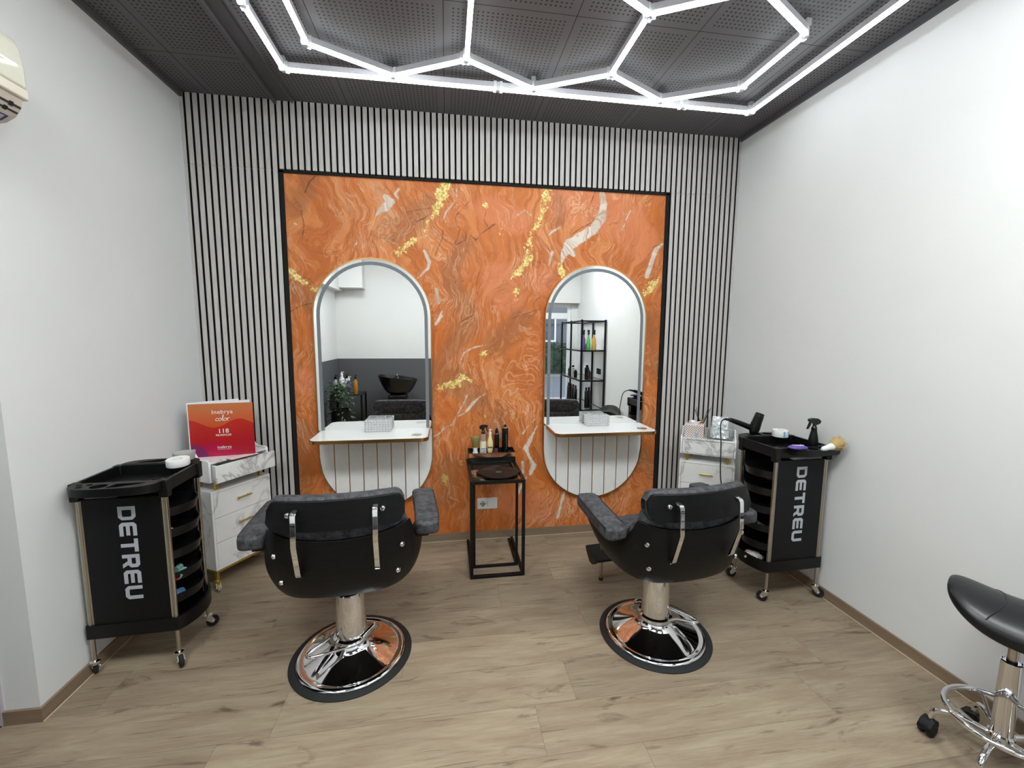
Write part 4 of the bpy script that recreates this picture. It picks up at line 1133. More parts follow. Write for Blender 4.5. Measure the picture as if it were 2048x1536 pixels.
# colour chart book standing half open on the left drawer unit
BZ = .7705
pa, pb = at(382, 916, 2, BZ), at(511, 907, 2, BZ)
ang = math.atan2(pb[1]-pa[1], pb[0]-pa[0]); bw = float(np.hypot(pb[0]-pa[0], pb[1]-pa[1])); bh = .318
t = thing('colour_chart_book', 'orange and red hair colour chart book standing half open on the left marble drawer unit', 'book', (pa[0], pa[1], BZ), ang)
def cover_mat():
    t = NT('book_cover'); g = t.n('ShaderNodeSeparateXYZ', {0: t.n('ShaderNodeTexCoord').outputs['Object']})
    x = t.math('DIVIDE', g.outputs[0], bw); z = t.math('DIVIDE', g.outputs[2], bh)
    zz = t.math('ADD', z, t.math('MULTIPLY', t.math('SINE', t.math('MULTIPLY', x, 9.0)), -.03))
    top = t.ramp(z, [(.5, lin((196, 78, 38))), (.75, lin((200, 96, 54))), (1, lin((192, 118, 72)))])
    w1 = t.math('ADD', .62, t.math('MULTIPLY', t.math('SINE', t.math('ADD', t.math('MULTIPLY', x, 8.2), 1.5)), .075))
    red = t.ramp(zz, [(.0, lin((160, 26, 50))), (.3, lin((172, 30, 36))), (.6, lin((186, 44, 32)))])
    col = t.mix(t.step(t.math('SUBTRACT', w1, z), -.002, .002), top, red)
    for off in (.0, .035, .085):
        l = t.step(t.math('ABSOLUTE', t.math('SUBTRACT', t.math('SUBTRACT', w1, off), z)), .006, .001)
        col = t.mix(t.math('MULTIPLY', l, .5), col, lin((150, 26, 34)))
    w2 = t.math('ADD', .13, t.math('MULTIPLY', t.math('SINE', t.math('ADD', t.math('MULTIPLY', x, 6.0), -.6)), .13))
    col = t.mix(t.step(t.math('SUBTRACT', w2, z), -.002, .002), col, lin((172, 22, 66)))
    dx = t.math('SUBTRACT', x, .02)
    d = t.math('ADD', t.math('MULTIPLY', dx, dx), t.math('MULTIPLY', t.math('MULTIPLY', z, z), 1.1))
    col = t.mix(t.step(d, .064, .060), col, lin((120, 36, 92)))
    return t.fin(col, .3)
M_PAGE = plain('page_white', (232, 232, 236), .5)
m = MB(); m.box(0, bw, 0, .003, 0, bh); cov = m.build('front_cover', cover_mat(), t, smooth=False)
m = MB()
for body, size, z, b, sh in (('Inebrya', .034, .256, .0002, 0), ('118', .036, .140, .0004, 0), ('NUANCES', .0165, .122, .0002, 0), ('inebrya', .023, .047, .0001, 0)):
    v, f = text(body, size, b, .0003, spacing=1.08); m.add(v, f, M=facing(bw*.52, -.0006, z))
# hand-drawn word: stroke letters
def script_word(m, x0, z0, s):
    def P(pts): m.tube([(x0+a*s, -.0008, z0+b*s) for a, b in pts], .0016, 6)
    def o(cx, r=.3): return [(cx+.28*math.cos(q)+.06*math.sin(q), .32+.30*math.sin(q)) for q in np.linspace(.3, 2*PI+.3, 14)]
    P([(.50, .56), (.34, .66), (.10, .45), (.04, .18), (.2, .0), (.5, .12), (.62, .2)])
    P(o(.88)); P([(1.12, .5), (1.3, .3), (1.55, .9), (1.62, 1.35), (1.48, 1.3), (1.36, .7), (1.34, .1), (1.5, .0)]); P(o(1.85)); P([(2.1, .5), (2.25, .62), (2.3, .0)]); P([(2.3, .3), (2.5, .62), (2.75, .66)])
script_word(m, bw*.52-.037, .213, .027)
m.box(bw*.52-.034, bw*.52+.034, -.0008, -.0001, .040, .0412)
m.build('cover_print', M_WHITEP, cov, smooth=False)
m = MB(); T = Matrix.Rotation(R(16), 4, 'Z'); m.T = T @ Matrix.Translation((0, .006, 0)); m.box(.002, bw*.93, 0, .006, .004, bh+.004); m.build('page_block', M_PAGE, t, smooth=False)
m = MB(); m.T = Matrix.Rotation(R(30), 4, 'Z') @ Matrix.Translation((0, .012, 0)); m.box(.0, bw*.80, 0, .003, .002, bh+.006); m.build('back_cover', M_PAGE, t, smooth=False)
m = MB(); m.tube([(0, .003, .001), (0, .003, bh)], .004, 8); m.build('spine', M_PAGE, t)
t = thing('paper_sheet', 'pale pink paper lying on the left marble drawer unit in front of the book', 'paper', (-1.345, -.285, .7705), R(52))
m = MB(); m.box(-.10, .06, -.03, .03, 0, .0012); m.build('sheet', plain('pink_paper', (226, 196, 194), .6), t)

# things on the right drawer unit
c, s_ = math.cos(R(-34)), math.sin(R(-34))
def onR(u, v, z=.7705): return (1.688+u*c-v*s_, -.284+u*s_+v*c, z)
t = thing('tissue_box', 'pink tissue box with small dark dots on the right marble drawer unit', 'box', onR(-.085, .078), R(-34))
def dots():
    t = NT('dotted_card'); sp = t.n('ShaderNodeSeparateXYZ', {0: t.n('ShaderNodeTexCoord').outputs['Object']})
    a = t.math('ADD', sp.outputs[0], sp.outputs[1]); z = sp.outputs[2]
    def c(v): return t.math('SUBTRACT', t.math('FRACT', t.math('DIVIDE', v, .017)), .5)
    u, w_ = c(t.math('ADD', a, z)), c(t.math('SUBTRACT', a, z))
    d = t.math('ADD', t.math('MULTIPLY', u, u), t.math('MULTIPLY', w_, w_))
    return t.fin(t.mix(t.step(d, .10, .07), lin((230, 218, 212)), lin((92, 62, 62))), .5)
m = MB(); m.box(-.075, .055, -.05, .05, 0, .09); m.build('box_body', dots(), t, bevel=.003)
m = MB(); m.box(-.004, .018, -.0508, -.050, .004, .036); m.build('printed_label', plain('label_blue', (150, 170, 186), .5), t, smooth=False)
m = MB(); m.grid(lambda u, v: (-.01+(.02+.02*v)*math.cos(2*PI*u)*(1+.2*math.sin(6*PI*u)), (.012+.012*v)*math.sin(2*PI*u), .089+.022*v+.005*math.sin(8*PI*u)), 24, 4); m.build('tissue', M_PAGE, t)
t = thing('reed_diffuser', 'amber reed diffuser with black sticks behind the tissue box', 'diffuser', onR(-.050, .163))
m = MB(); m.lathe([(.022, 0), (.024, .004), (.024, .075), (.011, .088), (.011, .098)], 20); m.build('bottle', NT('amber').fin(lin((190, 128, 40)), .08, 0, Transmission_Weight=.5), t)
m = MB(); m.lathe([(.0125, .094), (.0125, .110), (.008, .112)], 16); m.build('brass_collar', M_GOLDY, t)
for dx, dy, h in ((-.055, .0, .19), (-.07, -.01, .195), (.055, .0, .19), (.072, .006, .20), (-.045, .01, .205), (.04, -.01, .205)):
    m = MB(); m.tube([(dx*.05, 0, .06), (dx, dy, h)], .0016, 6); m.build('reed', M_BLACK, t)
t = thing('acrylic_box', 'clear acrylic box on the right marble drawer unit holding a foil bag', 'box', onR(.075, .09), R(-34))
def zf(z): return z
m = MB(); W, D, Hh, k = .082, .062, .145, .003
m.box(-W, W, -D, -D+k, 0, Hh-.01); m.box(-W, W, D-k, D, 0, Hh); m.box(-W, -W+k, -D+k, D-k, 0, Hh); m.box(W-k, W, -D+k, D-k, 0, Hh); m.box(-W+k, W-k, -D+k, D-k, 0, k)
m.build('acrylic_walls', NT('acrylic').fin((.95, .97, .97), .02, 0, Transmission_Weight=1.0, IOR=1.2), t, smooth=False)
t = thing('foil_bag', 'crumpled white and silver bag inside the acrylic box', 'bag', onR(.072, .085, .7745), R(-34))
rnd = random.Random(5)
m = MB(); hs = {}
def fb(u, v, s):
    key = (round(u*14), round(v*14), s); 
    if key not in hs: hs[key] = (rnd.uniform(-.0035, .0035), rnd.uniform(-.006, .006))
    a, b = hs[key]; w = .062-.012*v
    return (-w+2*w*u+a*.6, s*(.042*(1-v*.75)*(1-(2*u-1)**4*.6))+b, .003+.150*v+a)
m.grid(lambda u, v: fb(u, v, -1), 14, 14); m.grid(lambda u, v: fb(u, v, 1), 14, 14)
m.build('foil', NT('foil').fin(lin((238, 240, 242)), .35, .25), t, smooth=False)
# ------------------------------------------------------------------ styling chairs
def lerp_path(pts, t):
    """point on a polyline by normalised length"""
    L = [math.dist(a, b) for a, b in zip(pts[:-1], pts[1:])]; s = t*sum(L)
    for (a, b), l in zip(zip(pts[:-1], pts[1:]), L):
        if s <= l+1e-9: k = s/l; return (a[0]+(b[0]-a[0])*k, a[1]+(b[1]-a[1])*k)
        s -= l
    return pts[-1]
def spline2(pts, n=8):
    return [(v.x, v.y) for v in smooth([(x, y, 0) for x, y in pts], n)]
TOPP = spline2([(.325, .24), (.330, .12), (.328, .0), (.315, -.09), (.285, -.165), (.225, -.215), (.13, -.240), (0, -.248)])
BOTP = spline2([(.270, .22), (.280, .10), (.278, .0), (.268, -.07), (.240, -.130), (.185, -.172), (.10, -.192), (0, -.198)])
TOPF = TOPP+[(-x, y) for x, y in TOPP[::-1][1:]]; BOTF = BOTP+[(-x, y) for x, y in BOTP[::-1][1:]]
def shell_pt(u, v, off=0.0):
    """u along the rim from the right front round the back to the left front, v from bottom to top"""
    a, b = lerp_path(BOTF, u), lerp_path(TOPF, u)
    s = abs(2*u-1)                 # 1 at the fronts, 0 at the back middle
    ztop = .690+.038*min(1, s/.40)**2 if s < .42 else .728-.112*min(1, ((s-.42)/.10))**.7 if s < .52 else .616
    zbot = .424+.02*s**2+.06*max(0, (s-.75)/.25)**2
    k = v**.55
    bulge = .018*math.sin(PI*min(1, v*1.0))*.8
    x = a[0]+(b[0]-a[0])*k; y = a[1]+(b[1]-a[1])*k
    n = Vector((b[0], b[1]+.05, 0)).normalized() if (abs(b[0])+abs(b[1])) > 0 else Vector((0, -1, 0))
    x += n.x*(bulge-off); y += n.y*(bulge-off)
    return (x, y, zbot+(ztop-zbot)*v)
def rounded_slab(m, w, d, z0, z1, r, y0=0, bulge=.0, n=8, mi=0, plan=None):
    pass
def pad(path, zc, hw, hh, nrm=None, ends=.6, seg=20):
    """cushion swept along a path with a rounded-rectangle section"""
    P = smooth(path, 8); n = len(P); vs = []; fs = []
    for i, p in enumerate(P):
        t = i/(n-1); e = min(t, 1-t)/.12
        k = 1 if e >= 1 else math.sqrt(max(0, 1-(1-e)**2))*.97+.03
        a, b = P[max(i-1, 0)], P[min(i+1, n-1)]; d = (b-a).normalized(); sd = Vector((d.y, -d.x, 0)).normalized()
        for q in range(seg):
            A = 2*PI*q/seg; c, s = math.cos(A), math.sin(A)
            c = math.copysign(abs(c)**.32, c); s = math.copysign(abs(s)**.42, s)
            vs.append(p+sd*(c*hw*(.25+.75*k))+Vector((0, 0, s*hh*(.55+.45*k))))
    for i in range(n-1):
        for q in range(seg):
            r = (q+1) % seg; fs.append((i*seg+q, i*seg+r, (i+1)*seg+r, (i+1)*seg+q))
    fs.append(tuple(range(seg))[::-1]); fs.append(tuple((n-1)*seg+q for q in range(seg)))
    return vs, fs
def styling_chair(label):
    t = thing('styling_chair', label, 'chair', group='black salon chairs on chrome bases')
    # base
    m = MB(); m.lathe([(.243, .002), (.243, .014), (.238, .020), (.222, .023), (.214, .020), (.205, .022), (.150, .046), (.105, .068), (.085, .083), (.080, .095), (0, .095)], 72); m.build('base_plate', M_CHROME, t, angle=60)
    m = MB(); m.lathe([(.270, .0), (.272, .005), (.266, .011), (.245, .016), (.2435, .012), (.2435, .0), (.270, .0)], 72); m.build('rubber_ring', M_RUBBER, t)
    m = MB(); m.lathe([(.082, .093), (.084, .100), (.082, .112), (.070, .118), (.069, .130), (.060, .318), (.058, .324), (.050, .324), (.050, .30)], 48); m.build('column', M_CHROME, t)
    m = MB(); m.lathe([(.0505, .31), (.0505, .327), (.034, .330), (.034, .36)], 32); m.build('seal_ring', M_RUBBER, t)
    m = MB(); m.lathe([(.031, .30), (.031, .415)], 28); m.build('piston', M_CHROME, t)
    m = MB(); m.tube(smooth([(-.080, .02, .115), (-.10, -.03, .112), (-.165, -.085, .103), (-.172, -.105, .101), (-.15, -.118, .101), (-.05, -.105, .106), (.03, -.085, .110), (.06, -.06, .112)]), .0062, 10)
    m.tube([(.05, -.05, .112), (.095, .0, .125), (.098, .02, .125)], .014, 14)
    pd = m.build('pump_pedal', M_CHROME, t); pd.rotation_euler = (0, 0, t.get('ped', 0))
    m = MB(); m.box(-.11, .11, -.11, .11, .405, .428); m.box(-.03, .03, -.12, .20, .398, .41); m.build('mounting_plate', M_BLACKM, t, bevel=.004)
    # shell
    m = MB(); m.grid(lambda u, v: shell_pt(u, v), 72, 14, thick=lambda u, v: shell_pt(u, v, .013))
    rim = [lerp_path(BOTF, i/40) for i in range(41)]
    m.prism([(x*.97, y*.97) for x, y in rim], .430, .442, 'z')
    m.build('shell', M_BWOOD, t, angle=50, bevel=.0015)
    # seat cushion and inner side pads
    m = MB(); inner = [(x*.93, y*.93) for x, y in rim][::-1]
    inner = [(x, y) for x, y in inner]
    n = len(inner); ring = lambda s, z, dy=0: [(x*s, y*s+dy, z) for x, y in inner]
    ex = [(-.222, .24), (-.20, .29), (-.12, .305), (0, .31), (.12, .305), (.20, .29), (.222, .24)]
    op = inner+[(x, y) for x, y in ex[::-1]] if inner[-1][0] > 0 else inner+ex
    n = len(op); vs = []
    for s, z in ((.94, .445), (1.0, .458), (1.02, .49), (1.0, .522), (.93, .536), (.7, .543), (.3, .545)):
        vs += [(x*s, .05+(y-.05)*s, z) for x, y in op]
    vs.append((0, .05, .546)); fs = [tuple(range(n))[::-1]]
    for k in range(6):
        for i in range(n): j = (i+1) % n; fs.append((k*n+i, k*n+j, (k+1)*n+j, (k+1)*n+i))
    for i in range(n): fs.append((6*n+i, 6*n+(i+1) % n, 7*n))
    m.add(vs, fs); m.build('seat_cushion', M_FABRIC, t, angle=60)
    # lower back cushion follows the shell and peeks over its rim
    def bc(u, v, off):
        uu = .5+(u-.5)*.50
        x, y, z = shell_pt(uu, min(1, v), .0135+off)
        return (x, y, z+(v > .9)*.012*math.sin(PI*min(1, max(0, (off+.001)/.05))))
    def bcushion(u, v):
        A = 2*PI*v; c, s = math.cos(A), math.sin(A)
        hh = (1 if abs(2*u-1) < .9 else math.sqrt(max(0, 1-((abs(2*u-1)-.9)/.1)**2)))
        vv = .62+.45*math.copysign(abs(s)**.5, s)*(.6+.4*hh); off = .028-.026*math.copysign(abs(c)**.6, c)*hh
        uu = .5+(u-.5)*.56
        x, y, z = shell_pt(uu, min(vv, .98), .014+off)
        return (x, y, z+max(0, vv-.98)*.62)
    m = MB(); m.grid(bcushion, 48, 24); bk = m.build('back_cushion', M_FABRIC, t, angle=70)
    m = MB()
    for x in (-.10, .10):
        m.lathe([(.011, 0), (.009, .003), (0, .0045)], 14, M=Matrix.Translation((x, -.160, .66)) @ Matrix.Rotation(-PI/2, 4, 'X'))
    m.build('buttons', M_FABRIC, bk)
    # upper back board and cushion
    def curveY(x): return -.268+.62*x*x
    zc, hwid, hht = .803, .262, .058
    outl = rrect(-hwid, hwid, zc-hht, zc+hht, .035, 6)
    def board(m, out, y0, y1, shrink=0):
        # subdivide horizontally so that the board can curve
        n = 26; xs = np.linspace(-hwid+shrink, hwid-shrink, n+1)
        def half(x):
            r = .036; e = max(0, abs(x)-(hwid-shrink-r)); h = hht-shrink
            return h-r+math.sqrt(max(0, r*r-e*e))
        def f(yy): return lambda u, v: (xs[min(n, round(u*n))], curveY(xs[min(n, round(u*n))])+yy+(v*2-1)*.010, zc+(v*2-1)*half(xs[min(n, round(u*n))]))
        m.grid(f(y0), n, 6, thick=f(y1))
    m = MB(); board(m, outl, 0, .014); ub = m.build('upper_back_board', M_BWOOD, t, bevel=.002, angle=50)
    def ucush(u, v):
        x = (u*2-1)*(hwid-.002); A = 2*PI*v; c, s = math.cos(A), math.sin(A)
        e = max(0, abs(x)-(hwid-.045))/.045; k = math.sqrt(max(0, 1-e*e))*.9+.1
        h = (hht+.010)*k
        return (x, curveY(x)+.014+.031-.030*math.copysign(abs(c)**.55, c)*(k*.6+.4), zc+.003+h*math.copysign(abs(s)**.5, s))
    m = MB(); m.grid(ucush, 44, 24); hc = m.build('upper_cushion', M_FABRIC, t, angle=70)
    m = MB()
    for x in (-.11, .11):
        m.lathe([(.011, 0), (.009, .003), (0, .0045)], 14, M=Matrix.Translation((x, curveY(x)+.074, zc)) @ Matrix.Rotation(-PI/2, 4, 'X'))
    m.build('buttons', M_FABRIC, hc)
    # bent steel straps
    for x in (-.147, .150):
        yb = curveY(x)
        m = MB(); pth = [(yb-.004, .835), (yb-.036, .831), (yb-.043, .821), (yb-.052, .705), (yb-.048, .690), (-.262, .565), (-.246, .550)]
        out = pth; inn = [(y+.006, z-.003) for y, z in pth]; inn[0] = (pth[0][0], .829)
        m.prism(out+inn[::-1], x-.010, x+.010, 'x'); m.build('back_strap', M_CHROME, t, bevel=.002)
    # bolts
    def bolt(parent, p, d):
        d = Vector(d).normalized(); T = Matrix.Translation(p) @ d.to_track_quat('Z', 'Y').to_matrix().to_4x4()
        m = MB(); m.lathe([(.0115, 0), (.0115, .004), (.009, .009), (.004, .011), (0, .0112)], 18, M=T); m.build('bolt', M_CHROME, parent)
    for x in (-.177, .177): bolt(ub, (x, curveY(x)-.001, .813), (x*-.8, -1, 0))
    for s in (-1, 1):
        for uu, v in ((.5+s*.172, .70), (.5+s*.165, .30)):
            p = Vector(shell_pt(uu, v)); q = Vector(shell_pt(uu, v, -.05)); bolt(t, p, q-p)
    # arm pads
    for s in (-1, 1):
        path = [(s*.352, -.145, .658), (s*.354, -.07, .663), (s*.350, .04, .670), (s*.344, .15, .677), (s*.336, .25, .682)]
        vs, fs = pad(path, 0, .054, .030)
        m = MB(); m.add(vs, fs); a = m.build('arm_pad', M_FABRIC, t, angle=70)
        m = MB(); P = smooth(path, 6)
        o = []
        for side in (1, -1):
            idx = range(3, len(P)-3) if side > 0 else range(len(P)-4, 2, -1)
            for i in idx:
                d = (P[i+1]-P[i-1]).normalized(); o.append(P[i]+Vector((d.y, -d.x, 0))*.0525*side+Vector((0, 0, .024)))
        m.tube(o, .0028, 6, closed=True); m.build('piping', M_LEATHER, a)
        m = MB(); m.box(s*.33-.03, s*.33+.03, -.11, .14, .610, .634); m.build('arm_bracket', M_BWOOD, t, bevel=.004)
        bolt(t, (s*.352, -.07, .630), (0, 0, -1))
    # footrest
    m = MB(); m.box(-.035, .035, .16, .36, .400, .418); m.tube([(0, .34, .40), (0, .46, .22)], .016, 12)
    m.build('footrest_arm', M_BLACKM, t)
    m = MB(); m.prism([(.40, .205), (.56, .225), (.56, .240), (.40, .222)], -.175, .175, 'x')
    for s in (-1, 1):
        m.prism([(.40, .222), (.56, .240), (.55, .215), (.50, .165), (.46, .165), (.41, .195)], s*.178-.004, s*.178+.004, 'x')
    m.build('foot_plate', M_BLACK, t, bevel=.003)
    m = MB(); m.tube([(-.10, .50, .215), (-.10, .50, .012)], .008, 12); lg = m.build('support_leg', M_STEEL, t)
    m = MB(); m.lathe([(.013, 0), (.014, .004), (.012, .014), (.0, .015)], 16, c=(-.10, .50, 0)); m.build('rubber_foot', M_RUBBER, lg)
    return t
ch = styling_chair('black salon chair on round chrome base, at the left mirror')
ch.location = (-.596, -1.06, 0); ch.rotation_euler = (0, 0, R(4))
ch2 = copy_tree(ch); ch2.location = (.938, -1.12, 0); ch2.rotation_euler = (0, 0, R(6))
ch2['label'] = 'black salon chair on round chrome base, at the right mirror'
BASE = ('base_plate', 'rubber_ring', 'column', 'seal_ring', 'piston', 'pump_pedal')
for c_, dz in ((ch, -.008), (ch2, -.034)):
    for k in kids(c_):
        if not any(k.name.startswith(n) for n in BASE) and 'footrest' not in k.name: k.location.z += dz
        if k.name.startswith('support_leg'): k.location.z = 0
for k in kids(ch2):
    if k.name.startswith('pump_pedal'): k.rotation_euler = (0, 0, R(118))
    if any(k.name.startswith(n) for n in BASE): k.location.x = -.051

# ------------------------------------------------------------------ saddle stool
t = thing('saddle_stool', 'black saddle stool on chrome wheels at the right edge by the wall', 'stool', (1.768, -1.935, 0))
m = MB(); m.lathe([(.030, .085), (.034, .09), (.034, .125), (.0285, .13), (.0275, .395), (.029, .398), (.024, .400), (.024, .38)], 28); m.build('column', M_CHROME, t)
m = MB(); m.lathe([(.0135, .37), (.0135, .505)], 20); m.build('gas_lift', M_STEEL, t)
m = MB(); m.tube([(.148*math.cos(a), .148*math.sin(a), .170) for a in np.linspace(0, 2*PI, 64, endpoint=False)], .0095, 12, closed=True); m.build('foot_ring', M_CHROME, t)
for k in range(5):
    a = R(126+72*k); d = Vector((math.cos(a), math.sin(a), 0))
    m = MB(); m.tube(smooth([d*.02+Vector((0, 0, .108)), d*.10+Vector((0, 0, .118)), d*.14+Vector((0, 0, .112)), d*.168+Vector((0, 0, .09)), d*.172+Vector((0, 0, .062))]), .0105, 12); lg = m.build('base_leg', M_CHROME, t)
    m = MB(); m.tube([d*.07+Vector((0, 0, .122)), d*.138+Vector((0, 0, .163))], .006, 8); m.build('ring_strut', M_CHROME, t)
    b = a+1.1; T = Matrix.Translation(d*.172+Vector((0, 0, 0))) @ Matrix.Rotation(b, 4, 'Z')
    for s in (-1, 1):
        m = MB(); m.T = T @ Matrix.Translation((.012, s*.013, .027)) @ Matrix.Rotation(PI/2, 4, 'X'); m.lathe([(0, -.009), (.016, -.009), (.020, -.008), (.026, -.006), (.027, 0), (.026, .006), (.02, .009), (0, .009)], 24)
        m.build('caster_wheel', M_RUBBER, lg)
    m = MB(); m.T = T; m.prism([(-.014, .040), (-.008, .062), (.006, .062), (.024, .056), (.038, .036), (.040, .026), (.014, .050), (-.004, .036)], -.021, .021, 'y'); m.build('caster_hood', M_BLACK, lg, bevel=.002)
# saddle: long axis s, cross axis c
def saddle(u, v):
    th = 2*PI*u; ph = PI*v
    # superellipsoid bent upward at both ends
    L, Wd = .195, .155
    a = math.sin(ph)*math.cos(th); b = math.sin(ph)*math.sin(th); c = math.cos(ph)
    X = L*math.copysign(abs(a)**.72, a); Yv = Wd*math.copysign(abs(b)**.72, b); Z = .050*math.copysign(abs(c)**.8, c)
    Z += 1.45*X*X+.25*max(0, -X)*.4-1.1*Yv*Yv*(1 if c > 0 else 1)
    return Vector((X, Yv, Z))
SA = R(121)
T = Matrix.Translation((.030, -.005, .545)) @ Matrix.Rotation(SA, 4, 'Z')
m = MB(); m.T = T; m.grid(saddle, 64, 36); st = m.build('saddle_seat', M_LEATHER, t, angle=80)
m = MB(); m.T = T
def top(x, y):
    L, Wd = .195, .155
    a = abs(x/L)**(1/.72); b = min(1, abs(y/Wd))**(1/.72); c = math.sqrt(max(0, 1-min(1, a*a+b*b)))
    return .050*c**.8+1.45*x*x+.1*max(0, -x)-1.1*y*y
m.tube([(x0, y, top(x0, y)+.0005) for y in np.linspace(-.135, .135, 24) for x0 in (.05+2.2*y*y,)], .0022, 6); m.build('seam', M_LEATHER, st)
m = MB(); m.box(-.05, .09, -.06, .05, .488, .503); m.build('seat_plate', M_BLACKM, t, bevel=.004)
# ------------------------------------------------------------------ rear of the salon, seen in the mirrors
def fill_panel(x, y, label):  # unseen panel added to brighten the rear room and fill the foreground
    t = thing('fill_panel_light', label, 'ceiling light', (x, y, H), group='added fill light panels behind the hexagon light')
    m = MB(); v, f = plate([rrect(-.30, .30, -.30, .30, .01), rrect(-.28, .28, -.28, .28, .006)], .03); m.add(v, f, M=Matrix.Translation((0, 0, -.032))); m.build('frame', M_PVC, t, bevel=.002)
    m = MB(); m.box(-.28, .28, -.28, .28, -.022, -.018); m.build('diffuser', emis('fill_diffuser', (247, 252, 251), FILL), t, smooth=False)
fill_panel(-1.2, -2.50, 'added square fill light on the left, behind the hexagon light')
fill_panel(.15, -2.50, 'added square fill light in the middle, behind the hexagon light')
fill_panel(1.35, -2.50, 'added square fill light on the right, behind the hexagon light')
# wash basin chair
t = thing('wash_basin', 'black ceramic wash basin on a black pedestal against the grey wall', 'basin', (-.87, -3.55, .04))
m = MB()
def bowl(u, v, s=1.0):
    A = 2*PI*u; r = .10+.19*v**.6
    x = r*math.cos(A)*1.0*s; y = r*math.sin(A)*.85*s; z = .58+.25*v**1.3+(.035*math.cos(A-PI)*v if True else 0)
    return (x, y, z)
m.grid(lambda u, v: bowl(u, v), 40, 10, thick=lambda u, v: tuple(np.array(bowl(u, v, .92))+np.array((0, 0, .012*(1-v)+.001))))
m.lathe([(0, .595), (.092, .595), (.10, .58), (0, .575)], 32); m.build('bowl', M_BLACKG, t)
m = MB(); m.box(-.13, .13, -.16, .14, -.04, .578); m.build('pedestal', M_BLACK, t, bevel=.03, seg=4)
m = MB(); m.tube(smooth([(-.02, -.2, .79), (-.02, -.2, .84), (-.02, -.15, .86), (-.02, -.1, .84)]), .01, 10); m.build('tap', M_CHROME, t)
t = thing('wash_chair', 'black padded washing chair in front of the basin', 'chair', (-.95, -2.95, 0))
# side table with bottles
t = bpy.data.objects['wash_chair']; bpy.data.objects.remove(t, do_unlink=True)
t = thing('bottle_table', 'small black table at the rear holding shampoo bottles', 'side table', (-1.575, -3.56, 0))
m = MB(); m.box(-.22, .22, -.18, .18, .625, .64); m.build('table_top', M_BLACKG, t, bevel=.002)
for x in (-.205, .205):
    for y in (-.165, .165): m = MB(); m.box(x-.012, x+.012, y-.012, y+.012, 0, .625); m.build('leg', M_BLACKM, t)
M_LILAC = plain('dark_violet', (70, 52, 88), .3)
for x, y, r, h, mt, cp, lb in ((-1.73, -3.45, .038, .22, plain('silver_bottle', (150, 150, 154), .3), M_BLACK, 'silver bottle with black cap, leftmost on the rear table'),
                      (-1.64, -3.44, .038, .27, M_WHITEP, M_WHITEP, 'tall white pump bottle on the rear table'),
                      (-1.55, -3.46, .036, .20, M_LILAC, M_WHITEP, 'violet bottle with white cap on the rear table'),
                      (-1.60, -3.57, .03, .22, M_WHITEP, M_BLACK, 'white bottle with black cap behind the violet one'),
                      (-1.46, -3.47, .03, .22, plain('amber_bottle', (176, 116, 30), .25), M_BLACK, 'amber bottle with black cap, rightmost on the rear table')):
    b = thing('shampoo_bottle', lb, 'bottle', (x, y, .64), group='shampoo bottles on the rear table')
    m = MB(); m.lathe([(r*.95, 0), (r, .005), (r, h*.8), (r*.5, h*.92), (r*.4, h)], 20); m.build('body', mt, b)
    m = MB(); m.lathe([(r*.5, h-.005), (r*.5, h+.03), (r*.2, h+.035), (r*.2, h+.05), (0, h+.05)], 14); m.box(-r*.2, r*.9, -.006, .006, h+.045, h+.054); m.build('cap', cp, b)
# plant
t = thing('potted_plant', 'leafy trailing green plant on a black stand in the rear left corner', 'plant', (-1.565, -2.98, 0))
m = MB(); m.lathe([(.08, .30), (.10, .32), (.12, .48), (.125, .50), (.11, .50), (.105, .47), (0, .47)], 24); m.build('pot', M_BLACK, t)
m = MB()
for a in range(4): m.tube([(.09*math.cos(a*PI/2+.7), .09*math.sin(a*PI/2+.7), .31), (.14*math.cos(a*PI/2+.7), .14*math.sin(a*PI/2+.7), 0)], .01, 8)
m.build('stand', M_BLACKM, t)
m = MB(); rnd = random.Random(11)
for k in range(420):
    a, e = rnd.random()*2*PI, rnd.random()
    r = .03+.17*rnd.random(); x, y = r*math.cos(a)*.85, r*math.sin(a)*.9; z = .90-.55*(r/.2)**1.5*rnd.random()-.15*rnd.random()
    d = Vector((math.cos(a)+rnd.uniform(-.6, .6), math.sin(a)+rnd.uniform(-.6, .6), rnd.uniform(-1.1, .3))).normalized(); s = d.cross(Vector((0, 0, 1))).normalized()*.018
    p = Vector((x, y, z)); L = rnd.uniform(.035, .06)
    up = d.cross(s).normalized()*.004
    m.add([p, p+d*L*.4+s+up, p+d*L, p+d*L*.4-s+up, p+d*L*.5-up], [(0, 1, 4), (1, 2, 4), (2, 3, 4), (3, 0, 4)])
m.build('leaves', plain('ivy_green', (52, 74, 48), .5, nscale=18, var=.5), t)
m = MB()
for k in range(14):
    a = k*.45; m.tube(smooth([(0, 0, .47), (.03*math.cos(a), .03*math.sin(a), .66), (.1*math.cos(a), .1*math.sin(a), .72), (.14*math.cos(a), .14*math.sin(a), .5)]), .003, 5)
m.build('stems', plain('stem', (70, 80, 50), .6), t)
